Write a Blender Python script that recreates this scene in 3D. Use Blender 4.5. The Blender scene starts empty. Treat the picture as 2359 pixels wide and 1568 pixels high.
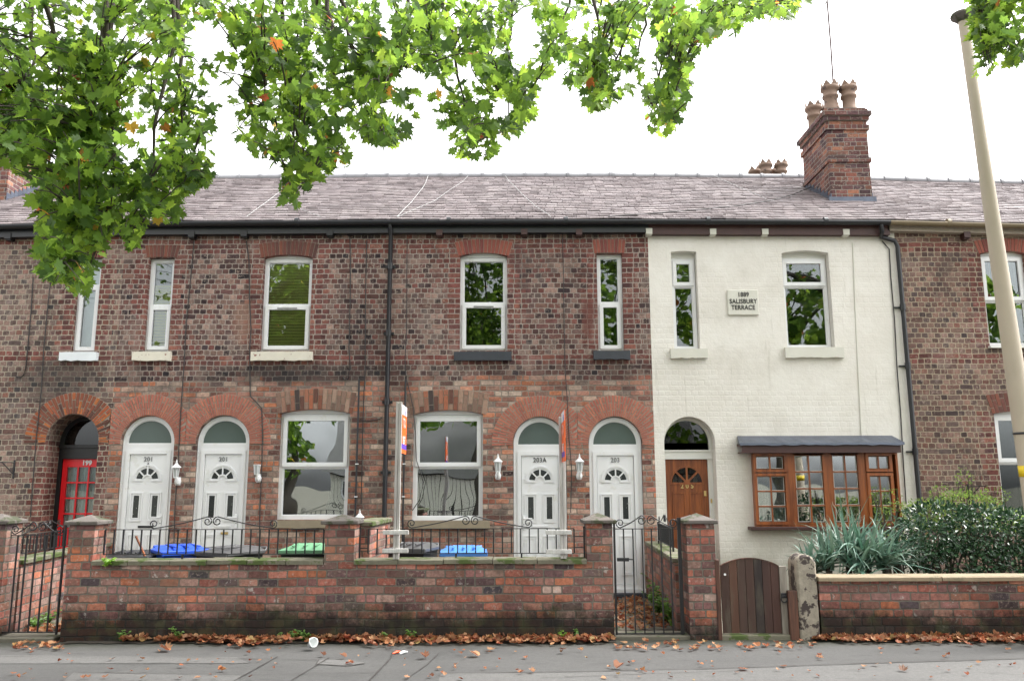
import bpy, math, random
from mathutils import Vector, Matrix, noise
from mathutils.geometry import tessellate_polygon
random.seed(7)
S = bpy.context.scene
COL = S.collection
R = math.radians

# ------------------------------------------------------------------ camera
CH = 1.7
PITCH = R(9.93)
ROLL = R(0.16)
FPX = 1903.0            # focal length for a 2358 px wide frame
cam_d = bpy.data.cameras.new('camera')
cam_d.sensor_width = 36.0
cam_d.lens = FPX / 2358 * 36
cam_d.clip_start = 0.05
cam_d.clip_end = 2000
cam = bpy.data.objects.new('camera', cam_d)
COL.objects.link(cam)
cam.matrix_world = Matrix.Translation((0, 0, CH)) @ Matrix.Rotation(math.pi/2 + PITCH, 4, 'X') @ Matrix.Rotation(-ROLL, 4, 'Z')
S.camera = cam
CAM_R = cam.matrix_world.to_3x3()

# ------------------------------------------------------------------ sky, sun, exposure
SUN_EL, SUN_AZ = R(56), R(78)        # azimuth from +Y (behind the houses) towards +X
w = bpy.data.worlds.new('World'); S.world = w; w.use_nodes = True
nt = w.node_tree; nt.nodes.clear()
sky = nt.nodes.new('ShaderNodeTexSky'); sky.sky_type = 'NISHITA'; sky.sun_disc = False
sky.sun_elevation = SUN_EL; sky.sun_rotation = SUN_AZ
sky.air_density = 1.0; sky.dust_density = 4.0; sky.ozone_density = 1.0
hs = nt.nodes.new('ShaderNodeHueSaturation'); hs.inputs['Saturation'].default_value = 0.03
bg = nt.nodes.new('ShaderNodeBackground'); bg.inputs['Strength'].default_value = 0.15
ou = nt.nodes.new('ShaderNodeOutputWorld')
nt.links.new(sky.outputs[0], hs.inputs['Color']); nt.links.new(hs.outputs[0], bg.inputs[0]); nt.links.new(bg.outputs[0], ou.inputs[0])
sl = bpy.data.lights.new('sun', 'SUN'); sl.energy = .8; sl.angle = R(20); sl.color = (1, .96, .9)
so = bpy.data.objects.new('sun', sl); COL.objects.link(so)
sd = Vector((math.sin(SUN_AZ)*math.cos(SUN_EL), math.cos(SUN_AZ)*math.cos(SUN_EL), math.sin(SUN_EL)))
so.rotation_euler = sd.to_track_quat('Z', 'Y').to_euler(); so.location = (0, 0, 30)
S.view_settings.view_transform = 'Standard'; S.view_settings.look = 'None'
S.view_settings.exposure = 2.15; S.view_settings.gamma = 1
S.render.engine = 'CYCLES'
S.cycles.use_denoising = True
S.cycles.max_bounces = 7; S.cycles.transparent_max_bounces = 12
S.cycles.diffuse_bounces = 4; S.cycles.glossy_bounces = 3; S.cycles.transmission_bounces = 4
S.cycles.caustics_reflective = False; S.cycles.caustics_refractive = False

# ------------------------------------------------------------------ where things stand
YF = 13.05       # face of the houses
YW = 9.62        # face of the garden walls
def ray(px, py):
    return (CAM_R @ Vector((px-1179, -(py-784), -FPX))).normalized()
def at(px, py, Y):
    d = ray(px, py); return Vector((0, 0, CH)) + d*(Y/d.y)
def fx(px, py, Y=YF): return at(px, py, Y).x
def fz(px, py, Y=YF): return at(px, py, Y).z
def rect(xl, xr, yt, yb, Y=YF):
    ym = (yt+yb)/2; xm = (xl+xr)/2
    return fx(xl, ym, Y), fx(xr, ym, Y), fz(xm, yb, Y), fz(xm, yt, Y)   # x0,x1,z0,z1
def project(p):
    v = CAM_R.transposed() @ (Vector(p) - Vector((0, 0, CH)))
    if v.z > -0.05: return None
    return 1179 + FPX*v.x/-v.z, 784 - FPX*v.y/-v.z

# ------------------------------------------------------------------ objects
def tag(o, label=None, cat=None, group=None, kind=None):
    if label: o['label'] = label
    if cat: o['category'] = cat
    if group: o['group'] = group
    if kind: o['kind'] = kind
    return o
def empty(name, loc=(0, 0, 0), rz=0):
    o = bpy.data.objects.new(name, None); COL.objects.link(o)
    o.location = loc; o.rotation_euler = (0, 0, rz); o.empty_display_size = .2
    return o
def copy_tree(o, parent=None):
    c = o.copy(); COL.objects.link(c)
    if parent is not None:
        c.parent = parent; c.matrix_parent_inverse = o.matrix_parent_inverse.copy()
    for ch in [x for x in o.children]: copy_tree(ch, c)
    return c

class MB:
    def __init__(s): s.v = []; s.f = []; s.sm = []; s.mi = []
    def add(s, vs, fs, smooth=False, mi=0):
        b = len(s.v); s.v += [tuple(v) for v in vs]
        for f in fs: s.f.append(tuple(i+b for i in f)); s.sm.append(smooth); s.mi.append(mi)
    def box(s, x0, x1, y0, y1, z0, z1, M=None, mi=0):
        vs = [Vector(p) for p in ((x0,y0,z0),(x1,y0,z0),(x1,y1,z0),(x0,y1,z0),(x0,y0,z1),(x1,y0,z1),(x1,y1,z1),(x0,y1,z1))]
        if M is not None: vs = [M @ v for v in vs]
        s.add(vs, [(0,3,2,1),(4,5,6,7),(0,1,5,4),(1,2,6,5),(2,3,7,6),(3,0,4,7)], mi=mi)
    def cbox(s, x0, x1, y0, y1, z0, z1, c=.01, M=None, mi=0):   # box with chamfered long edges (front outline)
        lo = (x0, y0, z0); hi = (x1, y1, z1)
        import itertools
        vs = []; 
        idx = {}
        for sx, sy, sz in itertools.product((0, 1), repeat=3):
            P = [hi[0] if sx else lo[0], hi[1] if sy else lo[1], hi[2] if sz else lo[2]]
            sg = [-1 if q else 1 for q in (sx, sy, sz)]
            for a in range(3):
                q = list(P)
                for b in range(3):
                    if b != a: q[b] += sg[b]*c
                idx[(sx, sy, sz, a)] = len(vs); vs.append(Vector(q))
        F = []
        for a in range(3):
            b, d = [(1, 2), (2, 0), (0, 1)][a]
            for side in (0, 1):
                loop = []
                for (ub, ud) in ((0,0),(1,0),(1,1),(0,1)):
                    k = [0,0,0]; k[a] = side; k[b] = ub; k[d] = ud
                    loop.append(idx[(*k, a)])
                # vertex tagged with axis a keeps full coordinate on a
                F.append(tuple(loop if side else loop[::-1]))
        for a in range(3):      # edges running along axis a
            b, d = [(1, 2), (2, 0), (0, 1)][a]
            for ub in (0, 1):
                for ud in (0, 1):
                    k0 = [0,0,0]; k0[b] = ub; k0[d] = ud; k1 = list(k0); k1[a] = 1
                    q = (idx[(*k0, b)], idx[(*k1, b)], idx[(*k1, d)], idx[(*k0, d)])
                    F.append(q if (ub == ud) else q[::-1])
        for k in itertools.product((0, 1), repeat=3):
            t = (idx[(*k, 0)], idx[(*k, 1)], idx[(*k, 2)])
            F.append(t if sum(k) % 2 else t[::-1])
        if M is not None: vs = [M @ v for v in vs]
        s.add(vs, F, mi=mi)
    def prism(s, pts, y0, y1, mi=0, smooth=False):     # polygon in x,z pushed from y0 (front) to y1
        n = len(pts)
        vs = [(x, y0, z) for x, z in pts] + [(x, y1, z) for x, z in pts]
        s.add(vs, [tuple(range(n)), tuple(range(2*n-1, n-1, -1))], mi=mi)
        s.add(vs, [(i, i+n, (i+1) % n+n, (i+1) % n) for i in range(n)], smooth, mi=mi)
    def frame(s, outer, inner, y0, y1, closed=True, mi=0):   # ring between two matched outlines in x,z
        n = len(outer); b = []
        for y in (y0, y1):
            for P in (outer, inner): b += [(x, y, z) for x, z in P]
        F = []
        for i in range(n if closed else n-1):
            j = (i+1) % n
            F += [(i, j, n+j, n+i), (2*n+j, 2*n+i, 3*n+i, 3*n+j), (i, 2*n+i, 2*n+j, j), (n+i, n+j, 3*n+j, 3*n+i)]
        if not closed:
            F += [(0, n, 3*n, 2*n), (n-1, 3*n-1, 4*n-1, 2*n-1)]
        s.add(b, F, mi=mi)
    def rframe(s, x0, x1, z0, z1, t, y0, y1, mi=0, tb=None):
        tb = t if tb is None else tb
        s.frame([(x0,z0),(x1,z0),(x1,z1),(x0,z1)], [(x0+t,z0+tb),(x1-t,z0+tb),(x1-t,z1-t),(x0+t,z1-t)], y0, y1, mi=mi)
    def tube(s, pts, r, n=8, cap=True, mi=0):
        pts = [Vector(p) for p in pts]; rings = []; rr = r if isinstance(r, (list, tuple)) else [r]*len(pts)
        up = Vector((0, 0, 1))
        for i, p in enumerate(pts):
            t = (pts[min(i+1, len(pts)-1)] - pts[max(i-1, 0)])
            if t.length < 1e-9: t = Vector((0, 0, 1))
            t.normalize()
            a = t.cross(up)
            if a.length < .05: a = t.cross(Vector((1, 0, 0)))
            a.normalize(); b = t.cross(a)
            rings.append([p + (a*math.cos(2*math.pi*k/n) + b*math.sin(2*math.pi*k/n))*rr[i] for k in range(n)])
        vs = [v for r_ in rings for v in r_]; F = []
        for i in range(len(pts)-1):
            for k in range(n):
                F.append((i*n+k, i*n+(k+1) % n, (i+1)*n+(k+1) % n, (i+1)*n+k))
        s.add(vs, F, True, mi)
        if cap: s.add(vs, [tuple(range(n))[::-1], tuple(range(len(vs)-n, len(vs)))], False, mi)
    def lathe(s, prof, n=24, c=(0, 0), mi=0, smooth=True):     # prof: (r, z)
        vs = []
        for r, z in prof: vs += [(c[0]+r*math.cos(2*math.pi*k/n), c[1]+r*math.sin(2*math.pi*k/n), z) for k in range(n)]
        F = []
        for i in range(len(prof)-1):
            for k in range(n): F.append((i*n+k, i*n+(k+1) % n, (i+1)*n+(k+1) % n, (i+1)*n+k))
        s.add(vs, F, smooth, mi)
    def build(s, name, mats, parent=None, local=False):
        me = bpy.data.meshes.new(name)
        me.from_pydata(s.v, [], s.f)
        me.polygons.foreach_set('use_smooth', s.sm)
        if not isinstance(mats, (list, tuple)): mats = [mats]
        for m in mats: me.materials.append(m)
        if len(mats) > 1: me.polygons.foreach_set('material_index', s.mi)
        me.update()
        o = bpy.data.objects.new(name, me); COL.objects.link(o)
        if parent is not None: hang(o, parent, local)
        return o
def hang(o, parent, local=False):
    o.parent = parent
    if not local and parent.type == 'EMPTY' and parent.parent is None:     # modelled in world coordinates
        o.matrix_parent_inverse = Matrix.LocRotScale(parent.location, parent.rotation_euler, parent.scale).inverted()

# ------------------------------------------------------------------ materials
class NT:
    def __init__(s, name):
        s.m = bpy.data.materials.new(name); s.m.use_nodes = True
        s.t = s.m.node_tree; s.t.nodes.clear()
        s.out = s.t.nodes.new('ShaderNodeOutputMaterial')
    def n(s, ty, **k):
        o = s.t.nodes.new(ty)
        for a, b in k.items(): setattr(o, a, b)
        return o
    def put(s, sock, v):
        if hasattr(v, 'links') or isinstance(v, bpy.types.NodeSocket): s.t.links.new(v, sock)
        elif isinstance(v, (tuple, list)) and len(v) == 3 and sock.type == 'RGBA': sock.default_value = (*v, 1)
        else: sock.default_value = v
    def m_(s, op, a, b=None, c=None, clamp=False):
        o = s.n('ShaderNodeMath', operation=op, use_clamp=clamp)
        s.put(o.inputs[0], a)
        if b is not None: s.put(o.inputs[1], b)
        if c is not None: s.put(o.inputs[2], c)
        return o.outputs[0]
    def mix(s, f, a, b, mode='MIX'):
        o = s.n('ShaderNodeMix', data_type='RGBA', blend_type=mode)
        s.put(o.inputs[0], f); s.put(o.inputs[6], a); s.put(o.inputs[7], b)
        return o.outputs[2]
    def mixf(s, f, a, b):
        o = s.n('ShaderNodeMix', data_type='FLOAT')
        s.put(o.inputs[0], f); s.put(o.inputs[2], a); s.put(o.inputs[3], b)
        return o.outputs[0]
    def sstep(s, x, a, b):
        o = s.n('ShaderNodeMapRange', interpolation_type='SMOOTHSTEP')
        s.put(o.inputs[0], x); s.put(o.inputs[1], a); s.put(o.inputs[2], b)
        return o.outputs[0]
    def ramp(s, f, stops, interp='LINEAR'):
        o = s.n('ShaderNodeValToRGB'); cr = o.color_ramp; cr.interpolation = interp
        while len(cr.elements) > 1: cr.elements.remove(cr.elements[-1])
        for i, (p, c) in enumerate(stops):
            e = cr.elements[0] if i == 0 else cr.elements.new(p)
            e.position = p; e.color = (*c, 1) if len(c) == 3 else c
        s.put(o.inputs[0], f); return o.outputs[0]
    def coord(s, kind='Object'):
        g = s.n('ShaderNodeTexCoord') if kind == 'Object' else s.n('ShaderNodeNewGeometry')
        return g.outputs['Object'] if kind == 'Object' else g.outputs['Position']
    def xyz(s, v):
        o = s.n('ShaderNodeSeparateXYZ'); s.put(o.inputs[0], v); return o.outputs
    def comb(s, x, y, z=0.0):
        o = s.n('ShaderNodeCombineXYZ'); s.put(o.inputs[0], x); s.put(o.inputs[1], y); s.put(o.inputs[2], z); return o.outputs[0]
    def noise(s, v, scale, detail=3, rough=.5, col=False, stretch=None, off=None):
        if stretch or off:
            mp = s.n('ShaderNodeMapping'); s.put(mp.inputs[0], v)
            if stretch: mp.inputs['Scale'].default_value = stretch
            if off: mp.inputs['Location'].default_value = off
            v = mp.outputs[0]
        o = s.n('ShaderNodeTexNoise'); s.put(o.inputs['Vector'], v)
        o.inputs['Scale'].default_value = scale; o.inputs['Detail'].default_value = detail; o.inputs['Roughness'].default_value = rough
        return o.outputs['Color' if col else 'Fac']
    def white(s, v, col=False):
        o = s.n('ShaderNodeTexWhiteNoise', noise_dimensions='3D'); s.put(o.inputs['Vector'], v)
        return o.outputs['Color' if col else 'Value']
    def bump(s, h, strength=.5, dist=.01):
        o = s.n('ShaderNodeBump'); o.inputs['Strength'].default_value = strength; o.inputs['Distance'].default_value = dist
        s.put(o.inputs['Height'], h); return o.outputs[0]
    def island(s):
        return s.n('ShaderNodeNewGeometry').outputs['Random Per Island']
    def bsdf(s, col, rough=.8, normal=None, metal=0.0, spec=.5):
        o = s.n('ShaderNodeBsdfPrincipled')
        s.put(o.inputs['Base Color'], col); s.put(o.inputs['Roughness'], rough); s.put(o.inputs['Metallic'], metal)
        s.put(o.inputs['Specular IOR Level'], spec)
        if normal is not None: s.put(o.inputs['Normal'], normal)
        s.t.links.new(o.outputs[0], s.out.inputs[0]); return o

def simple(name, col, rough=.6, var=.15, scale=6, metal=0.0, bump=0, spec=.5, spots=None):
    t = NT(name); p = t.coord('World')
    n1 = t.noise(p, scale, 5, .6)
    f = t.m_('MULTIPLY_ADD', n1, 2*var, 1-var)
    c = t.mix(1.0, col, t.comb(f, f, f), 'MULTIPLY')
    if spots:
        k = t.sstep(t.noise(p, spots[1], 4, .65), spots[2], spots[2]+.06)
        c = t.mix(k, c, spots[0])
    nm = t.bump(t.noise(p, scale*8, 4, .6), .4, bump) if bump else None
    t.bsdf(c, rough, nm, metal, spec); return t.m

def bricks(t, u, v, h, w, rw_alt, mortar, pal, seed, wob=.005, every=0, random_half=.0, merge=.0):
    """returns colour (with mortar), height; one brick = one hash"""
    pos = t.comb(u, v, seed)
    nz = t.noise(pos, 9, 2, .6, col=True); ns = t.xyz(nz)
    du = t.m_('MULTIPLY_ADD', ns[0], wob*2, -wob); dv = t.m_('MULTIPLY_ADD', ns[1], wob*2, -wob)
    lv = t.m_('MULTIPLY_ADD', t.noise(pos, 1.1, 2, .5), .045, -.0225)
    u2 = t.m_('ADD', u, du); v2 = t.m_('ADD', t.m_('ADD', v, dv), lv)
    rr = t.m_('DIVIDE', v2, h); row = t.m_('FLOOR', rr); fv = t.m_('SUBTRACT', rr, row)
    rh = t.white(t.comb(row, seed+3.3, 1.7))
    par = t.m_('MODULO', t.m_('ABSOLUTE', row), 2.0)
    ww = w
    if every:
        k = t.m_('COMPARE', t.m_('MODULO', t.m_('ABSOLUTE', row), float(every)), float(every//2), .1)
        ww = t.mixf(k, w, rw_alt)
    off = t.m_('ADD', t.m_('MULTIPLY', par, .5), t.m_('MULTIPLY', rh, .22))
    cc = t.m_('ADD', t.m_('DIVIDE', u2, ww), off); c = t.m_('FLOOR', cc); fu = t.m_('SUBTRACT', cc, c)
    if merge:
        c2 = t.m_('FLOOR', t.m_('MULTIPLY', c, .5)); mg = t.m_('LESS_THAN', t.white(t.comb(c2, row, seed+.7)), merge)
        fu2 = t.m_('FRACT', t.m_('MULTIPLY', cc, .5)); c = t.mixf(mg, c, t.m_('ADD', c2, .37)); fu = t.mixf(mg, fu, fu2); ww = t.mixf(mg, ww, t.m_('MULTIPLY', ww, 2.0))
    cell = t.comb(c, row, seed); hsh = t.white(cell, True); hx = t.xyz(hsh)
    mu = t.m_('MULTIPLY', t.m_('MINIMUM', fu, t.m_('SUBTRACT', 1.0, fu)), ww)
    mv = t.m_('MULTIPLY', t.m_('MINIMUM', fv, t.m_('SUBTRACT', 1.0, fv)), h)
    if random_half:       # some stretchers are really two headers
        k2 = t.m_('LESS_THAN', hx[2], random_half)
        mid = t.m_('MULTIPLY', t.m_('ABSOLUTE', t.m_('SUBTRACT', fu, .5)), ww)
        mu = t.mixf(k2, mu, t.m_('MINIMUM', mu, mid))
    # rounded corners
    rad = mortar*1.6
    ax = t.m_('MAXIMUM', t.m_('SUBTRACT', rad, mu), 0.0); ay = t.m_('MAXIMUM', t.m_('SUBTRACT', rad, mv), 0.0)
    d = t.m_('SUBTRACT', rad, t.m_('SQRT', t.m_('ADD', t.m_('MULTIPLY', ax, ax), t.m_('MULTIPLY', ay, ay))))
    fine = t.noise(pos, 60, 4, .7)
    d = t.m_('ADD', d, t.m_('MULTIPLY_ADD', fine, .006, -.003))
    mk = t.sstep(d, mortar*.5-.0022, mortar*.5+.0028)
    col = t.ramp(hx[0], pal)
    inner = t.noise(t.comb(u, v, t.m_('MULTIPLY', hx[1], 30)), 22, 4, .7)
    br = t.m_('MULTIPLY', t.m_('MULTIPLY_ADD', inner, 1.7, .15), t.m_('MULTIPLY_ADD', hx[1], .55, .72))
    col = t.mix(1.0, col, t.comb(br, br, br), 'MULTIPLY')
    # worn pale faces on some bricks
    wn = t.m_('MULTIPLY', t.sstep(t.noise(pos, 26, 3, .6), .52, .66), t.sstep(hx[2], .3, .8))
    col = t.mix(t.m_('MULTIPLY', wn, .5), col, (.42, .33, .27))
    hgt = t.m_('ADD', t.m_('MULTIPLY', mk, 1.0), t.m_('MULTIPLY', inner, .35))
    return col, mk, hgt, row

def lin(h):          # '#rrggbb' as seen -> linear
    h = h.lstrip('#'); return tuple((int(h[i:i+2], 16)/255)**2.2 for i in (0, 2, 4))

def P(*cols): n = len(cols); return [(i/(n-1), c) for i, c in enumerate(cols)]
PAL_HEAD = P((.022,.018,.022), (.070,.040,.038), (.15,.070,.058), (.10,.072,.066), (.19,.105,.085), (.26,.175,.145), (.045,.032,.035), (.16,.062,.052), (.085,.050,.048), (.22,.14,.115))
PAL_RED = P((.11,.045,.04), (.17,.060,.05), (.13,.055,.05), (.20,.080,.06), (.075,.038,.038), (.16,.058,.047))
PAL_LOW = P((0.053,0.035,0.035), (0.319,0.118,0.083), (0.425,0.307,0.242), (0.260,0.118,0.088), (0.153,0.083,0.071), (0.437,0.165,0.088), (0.283,0.177,0.142), (0.472,0.366,0.295), (0.106,0.071,0.065), (0.330,0.153,0.112), (0.224,0.142,0.118))
PAL_199 = P((.09,.065,.06), (.16,.10,.085), (.23,.15,.125), (.05,.045,.047), (.28,.19,.155), (.12,.09,.085), (.22,.10,.075))
PAL_207 = P((.06,.045,.045), (.13,.075,.062), (.18,.11,.09), (.09,.065,.06), (.22,.14,.11), (.15,.07,.055))
PAL_GW = P((.24,.09,.075), (.34,.12,.08), (.20,.11,.10), (.36,.17,.12), (.12,.06,.058), (.33,.20,.165), (.42,.14,.07), (.26,.12,.11), (.055,.048,.055), (.35,.105,.07), (.38,.27,.23))
MORT = (.31,.26,.225)

def facade_mat(name, upper, lower, zsplit, low_w, redrects, redrows, stains, mort=MORT, mortlow=(.24,.20,.165), soot=None, hw=.105, h=.0835):
    t = NT(name); p = t.coord('World'); x, y, z = t.xyz(p)
    u = t.m_('ADD', x, y)
    A = bricks(t, u, z, h, hw, .21, .0130, upper, 1.0, .011, merge=.12)
    Rr = bricks(t, u, z, h, .215, .107, .014, PAL_RED, 1.0, .0045, every=2)
    row = A[3]
    # row centre used for zone limits so that zones change between courses
    zc = t.m_('MULTIPLY', t.m_('ADD', row, .5), h)
    red = None
    jog = t.m_('MULTIPLY', t.m_('MODULO', t.m_('ABSOLUTE', row), 2.0), .1)
    for (x0, x1, z0, z1) in redrects:
        i1 = t.m_('LESS_THAN', t.m_('ABSOLUTE', t.m_('SUBTRACT', x, (x0+x1)/2)), t.m_('ADD', (x1-x0)/2, jog))
        i2 = t.m_('LESS_THAN', t.m_('ABSOLUTE', t.m_('SUBTRACT', zc, (z0+z1)/2)), (z1-z0)/2)
        k = t.m_('MULTIPLY', i1, i2); red = k if red is None else t.m_('MAXIMUM', red, k)
    for (z0, z1) in redrows:
        k = t.m_('LESS_THAN', t.m_('ABSOLUTE', t.m_('SUBTRACT', zc, (z0+z1)/2)), (z1-z0)/2)
        red = k if red is None else t.m_('MAXIMUM', red, k)
    col, mk, hg = A[0], A[1], A[2]
    if red is not None:
        col = t.mix(red, col, Rr[0]); mk = t.mixf(red, mk, Rr[1]); hg = t.mixf(red, hg, Rr[2])
    mc = mort
    if lower is not None:
        L = bricks(t, u, z, h, low_w, .11, .016, lower, 5.0, .008, random_half=.22)
        k = t.m_('LESS_THAN', t.m_('ADD', zc, t.m_('MULTIPLY_ADD', t.noise(t.comb(x, 0.0, 0.0), 1.3, 1), .3, -.15)), zsplit)
        col = t.mix(k, col, L[0]); mk = t.mixf(k, mk, L[1]); hg = t.mixf(k, hg, L[2])
        mc = t.mix(k, mort, mortlow)
    mn = t.noise(p, 40, 4, .7)
    mf = t.m_('MULTIPLY_ADD', mn, .7, .6)
    mcol = t.mix(1.0, mc, t.comb(mf, mf, mf), 'MULTIPLY')
    col = t.mix(mk, mcol, col)
    big = t.noise(p, .55, 4, .6); bf = t.m_('MULTIPLY_ADD', big, .8, .62)
    col = t.mix(1.0, col, t.comb(bf, bf, bf), 'MULTIPLY')
    jit = t.m_('ADD', t.noise(p, 1.5, 3, .6, off=(5, 2, 9)), t.m_('MULTIPLY_ADD', t.noise(p, 11, 2, .8, off=(2, 2, 2)), .5, -.25))
    col = t.mix(t.m_('MULTIPLY', t.sstep(jit, .56, .72), .42), col, (.045,.036,.036))
    col = t.mix(t.m_('MULTIPLY', t.sstep(jit, .44, .28), .30), col, (.36,.29,.25))
    if soot:                     # blackened band where the two storeys meet
        z0, z1, a = soot
        band = t.m_('MULTIPLY', t.sstep(z, z0-.12, z0+.1), t.sstep(z, z1+.12, z1-.05))
        nn = t.sstep(t.noise(p, 1.6, 4, .65), .38, .62)
        k = t.m_('MULTIPLY', t.m_('MULTIPLY', band, nn), a)
        k = t.m_('MULTIPLY', k, t.m_('MULTIPLY_ADD', mk, .35, .65))
        col = t.mix(k, col, (.028, .026, .028))
    for (cx, cz, rx, rz, c, a) in stains:
        dx = t.m_('DIVIDE', t.m_('SUBTRACT', x, cx), rx); dz = t.m_('DIVIDE', t.m_('SUBTRACT', z, cz), rz)
        q = t.m_('SQRT', t.m_('ADD', t.m_('MULTIPLY', dx, dx), t.m_('MULTIPLY', dz, dz)))
        q = t.m_('ADD', q, t.m_('MULTIPLY_ADD', t.noise(p, 5, 4, .7), 1.2, -.6))
        k = t.m_('MULTIPLY', t.sstep(q, 1.0, .45), a)
        col = t.mix(k, col, c)
    t.bsdf(col, .9, t.bump(hg, .9, .007), spec=.25)
    return t.m

def garden_brick_mat(name, h=.0885, w=.222, dark=1.0, base=.30, seed=9.0):
    t = NT(name); p = t.coord('World'); x, y, z = t.xyz(p)
    u = t.m_('ADD', x, y)
    A = bricks(t, u, t.m_('ADD', z, .03), h, w, .111, .014, PAL_GW, seed, .0095, random_half=.16)
    mf = t.m_('MULTIPLY_ADD', t.noise(p, 35, 4, .7), .8, .5)
    mcol = t.mix(1.0, (.17,.15,.125), t.comb(mf, mf, mf), 'MULTIPLY')
    # mortar smeared over faces in places
    smear = t.sstep(t.noise(p, 2.6, 5, .7), .46, .62)
    col = t.mix(A[1], mcol, t.mix(t.m_('MULTIPLY', smear, .6), A[0], (.15,.105,.085)))
    wh = t.m_('MULTIPLY', t.sstep(t.noise(p, 7, 5, .75, off=(3, 1, 5)), .61, .68), A[1])
    col = t.mix(t.m_('MULTIPLY', wh, .7), col, (.46,.43,.40))
    big = t.m_('MULTIPLY_ADD', t.noise(p, .9, 4, .6, off=(7, 0, 2)), .9, .55)
    col = t.mix(1.0, col, t.comb(big, big, big), 'MULTIPLY')
    dampn = t.m_('ADD', t.m_('MULTIPLY_ADD', t.noise(p, 1.2, 3, .6, off=(1, 4, 0)), .55, -.275), t.m_('MULTIPLY_ADD', t.noise(p, 14, 5, .75), .34, -.17))
    zz = t.m_('ADD', z, dampn)
    damp = t.sstep(zz, base+.14, base-.12)
    col = t.mix(t.m_('MULTIPLY', damp, .93*dark), col, t.mix(t.sstep(t.noise(p, 6, 4), .45, .7), (.012,.011,.010), (.030,.034,.016)))
    # moss streaks under the coping
    top = t.m_('MULTIPLY', t.sstep(z, .62, .86), t.sstep(t.noise(p, 3, 4, .6, stretch=(1, 1, .15)), .52, .66))
    col = t.mix(t.m_('MULTIPLY', top, .6), col, (.05,.048,.035))
    t.bsdf(col, .9, t.bump(A[2], 1.0, .009), spec=.25)
    return t.m
# ------------------------------------------------------------------ shared materials
M = {}
M['upvc'] = simple('upvc', (.74,.745,.75), .34, .10, 1.6, spots=((.69,.69,.67), 5, .60))
M['white_paint'] = simple('white_paint', (.70,.70,.66), .5, .08, 4)
M['cream_sill'] = simple('cream_sill', (.66,.62,.52), .6, .15, 5, bump=.004, spots=((.22,.07,.05), 9, .60))
M['white_sill'] = simple('white_sill', (.70,.74,.76), .6, .1, 5, bump=.003)
M['slate_sill'] = simple('slate_sill', (.035,.04,.05), .55, .3, 6, bump=.006)
M['stone_sill'] = simple('stone_sill', (.26,.215,.15), .8, .25, 7, bump=.005)
M['render_sill'] = simple('render_sill', (.60,.59,.52), .8, .1, 6, bump=.006)
M['black_metal'] = simple('black_metal', (.012,.012,.014), .42, .4, 20, spots=((.07,.035,.02), 30, .66))
M['black_plastic'] = simple('black_plastic', (.018,.019,.023), .38, .2, 8)
M['gutter_tan'] = simple('gutter_tan', (.20,.155,.095), .6, .3, 4)
M['fascia_brown'] = simple('fascia_brown', (.055,.022,.02), .5, .3, 6)
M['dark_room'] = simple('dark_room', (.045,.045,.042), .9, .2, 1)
M['blind'] = simple('blind', (.80,.68,.22), .6, .12, 3)
M['chrome'] = simple('chrome', (.5,.5,.5), .2, .05, 3, metal=1)
M['lead'] = simple('lead', (.10,.115,.15), .38, .6, 4, bump=.01, metal=.55)
M['wood'] = None
M['terracotta'] = simple('terracotta', (.23,.155,.115), .8, .35, 8, bump=.004, spots=((.10,.07,.06), 6, .58))
M['concrete'] = simple('concrete', (.115,.10,.09), .9, .35, 7, bump=.006, spots=((.05,.055,.03), 5, .52))
M['coping'] = simple('coping', (.15,.14,.10), .85, .4, 8, bump=.008, spots=((.06,.085,.02), 4, .50))
M['stone'] = simple('stone', (.30,.265,.21), .9, .6, 14, bump=.02, spots=((.055,.042,.038), 7, .50))
M['mortar'] = simple('mortar', (.33,.28,.23), .95, .3, 20, bump=.004)
M['numeral'] = simple('numeral', (.20,.20,.21), .35, .1, 4, metal=.6)
M['ink'] = simple('ink', (.012,.012,.012), .5, .1, 4)
M['brass'] = simple('brass', (.65,.48,.20), .3, .1, 4, metal=.8)
M['lace'] = simple('lace', (.80,.82,.88), .9, .2, 30)
M['curtain'] = simple('curtain', (.50,.50,.46), .9, .2, 10)
M['red_paint'] = simple('red_paint', (.80,.014,.022), .3, .1, 4)
M['cable'] = simple('cable', (.03,.026,.026), .6, .2, 4)
M['white_cable'] = simple('white_cable', (.27,.27,.265), .6, .1, 4)

def wood_mat(name, c1, c2, rough=.4, sc=1.0):
    t = NT(name); p = t.coord('World')
    g = t.noise(p, 14*sc, 5, .65, stretch=(1, 1, .08))
    g2 = t.noise(p, 60*sc, 3, .6, stretch=(1, 1, .05))
    c = t.mix(t.sstep(t.m_('ADD', t.m_('MULTIPLY', g, .7), t.m_('MULTIPLY', g2, .3)), .38, .62), c1, c2)
    t.bsdf(c, rough, t.bump(g2, .25, .002)); return t.m
M['wood'] = wood_mat('varnished_wood', (.14,.036,.010), (.30,.088,.022), .38)
M['old_wood'] = wood_mat('weathered_planks', (.030,.013,.010), (.115,.048,.028), .7)
def plank_mat():
    t = NT('plank_wood'); p = t.coord('World')
    isl = t.n('ShaderNodeObjectInfo').outputs['Random']
    g = t.noise(p, 14, 5, .65, stretch=(1, 1, .07))
    c = t.ramp(isl, P((.020,.013,.012), (.075,.028,.018), (.035,.018,.015), (.095,.040,.022), (.045,.022,.016), (.060,.035,.025)))
    f = t.m_('MULTIPLY_ADD', g, 1.3, .4)
    c = t.mix(1.0, c, t.comb(f, f, f), 'MULTIPLY')
    k = t.sstep(t.noise(p, 6, 5, .7, stretch=(1, 1, .2)), .50, .70)
    c = t.mix(t.m_('MULTIPLY', k, .6), c, (.10,.085,.06))
    t.bsdf(c, .75, t.bump(g, .5, .006)); return t.m
M['planks'] = plank_mat()

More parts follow.
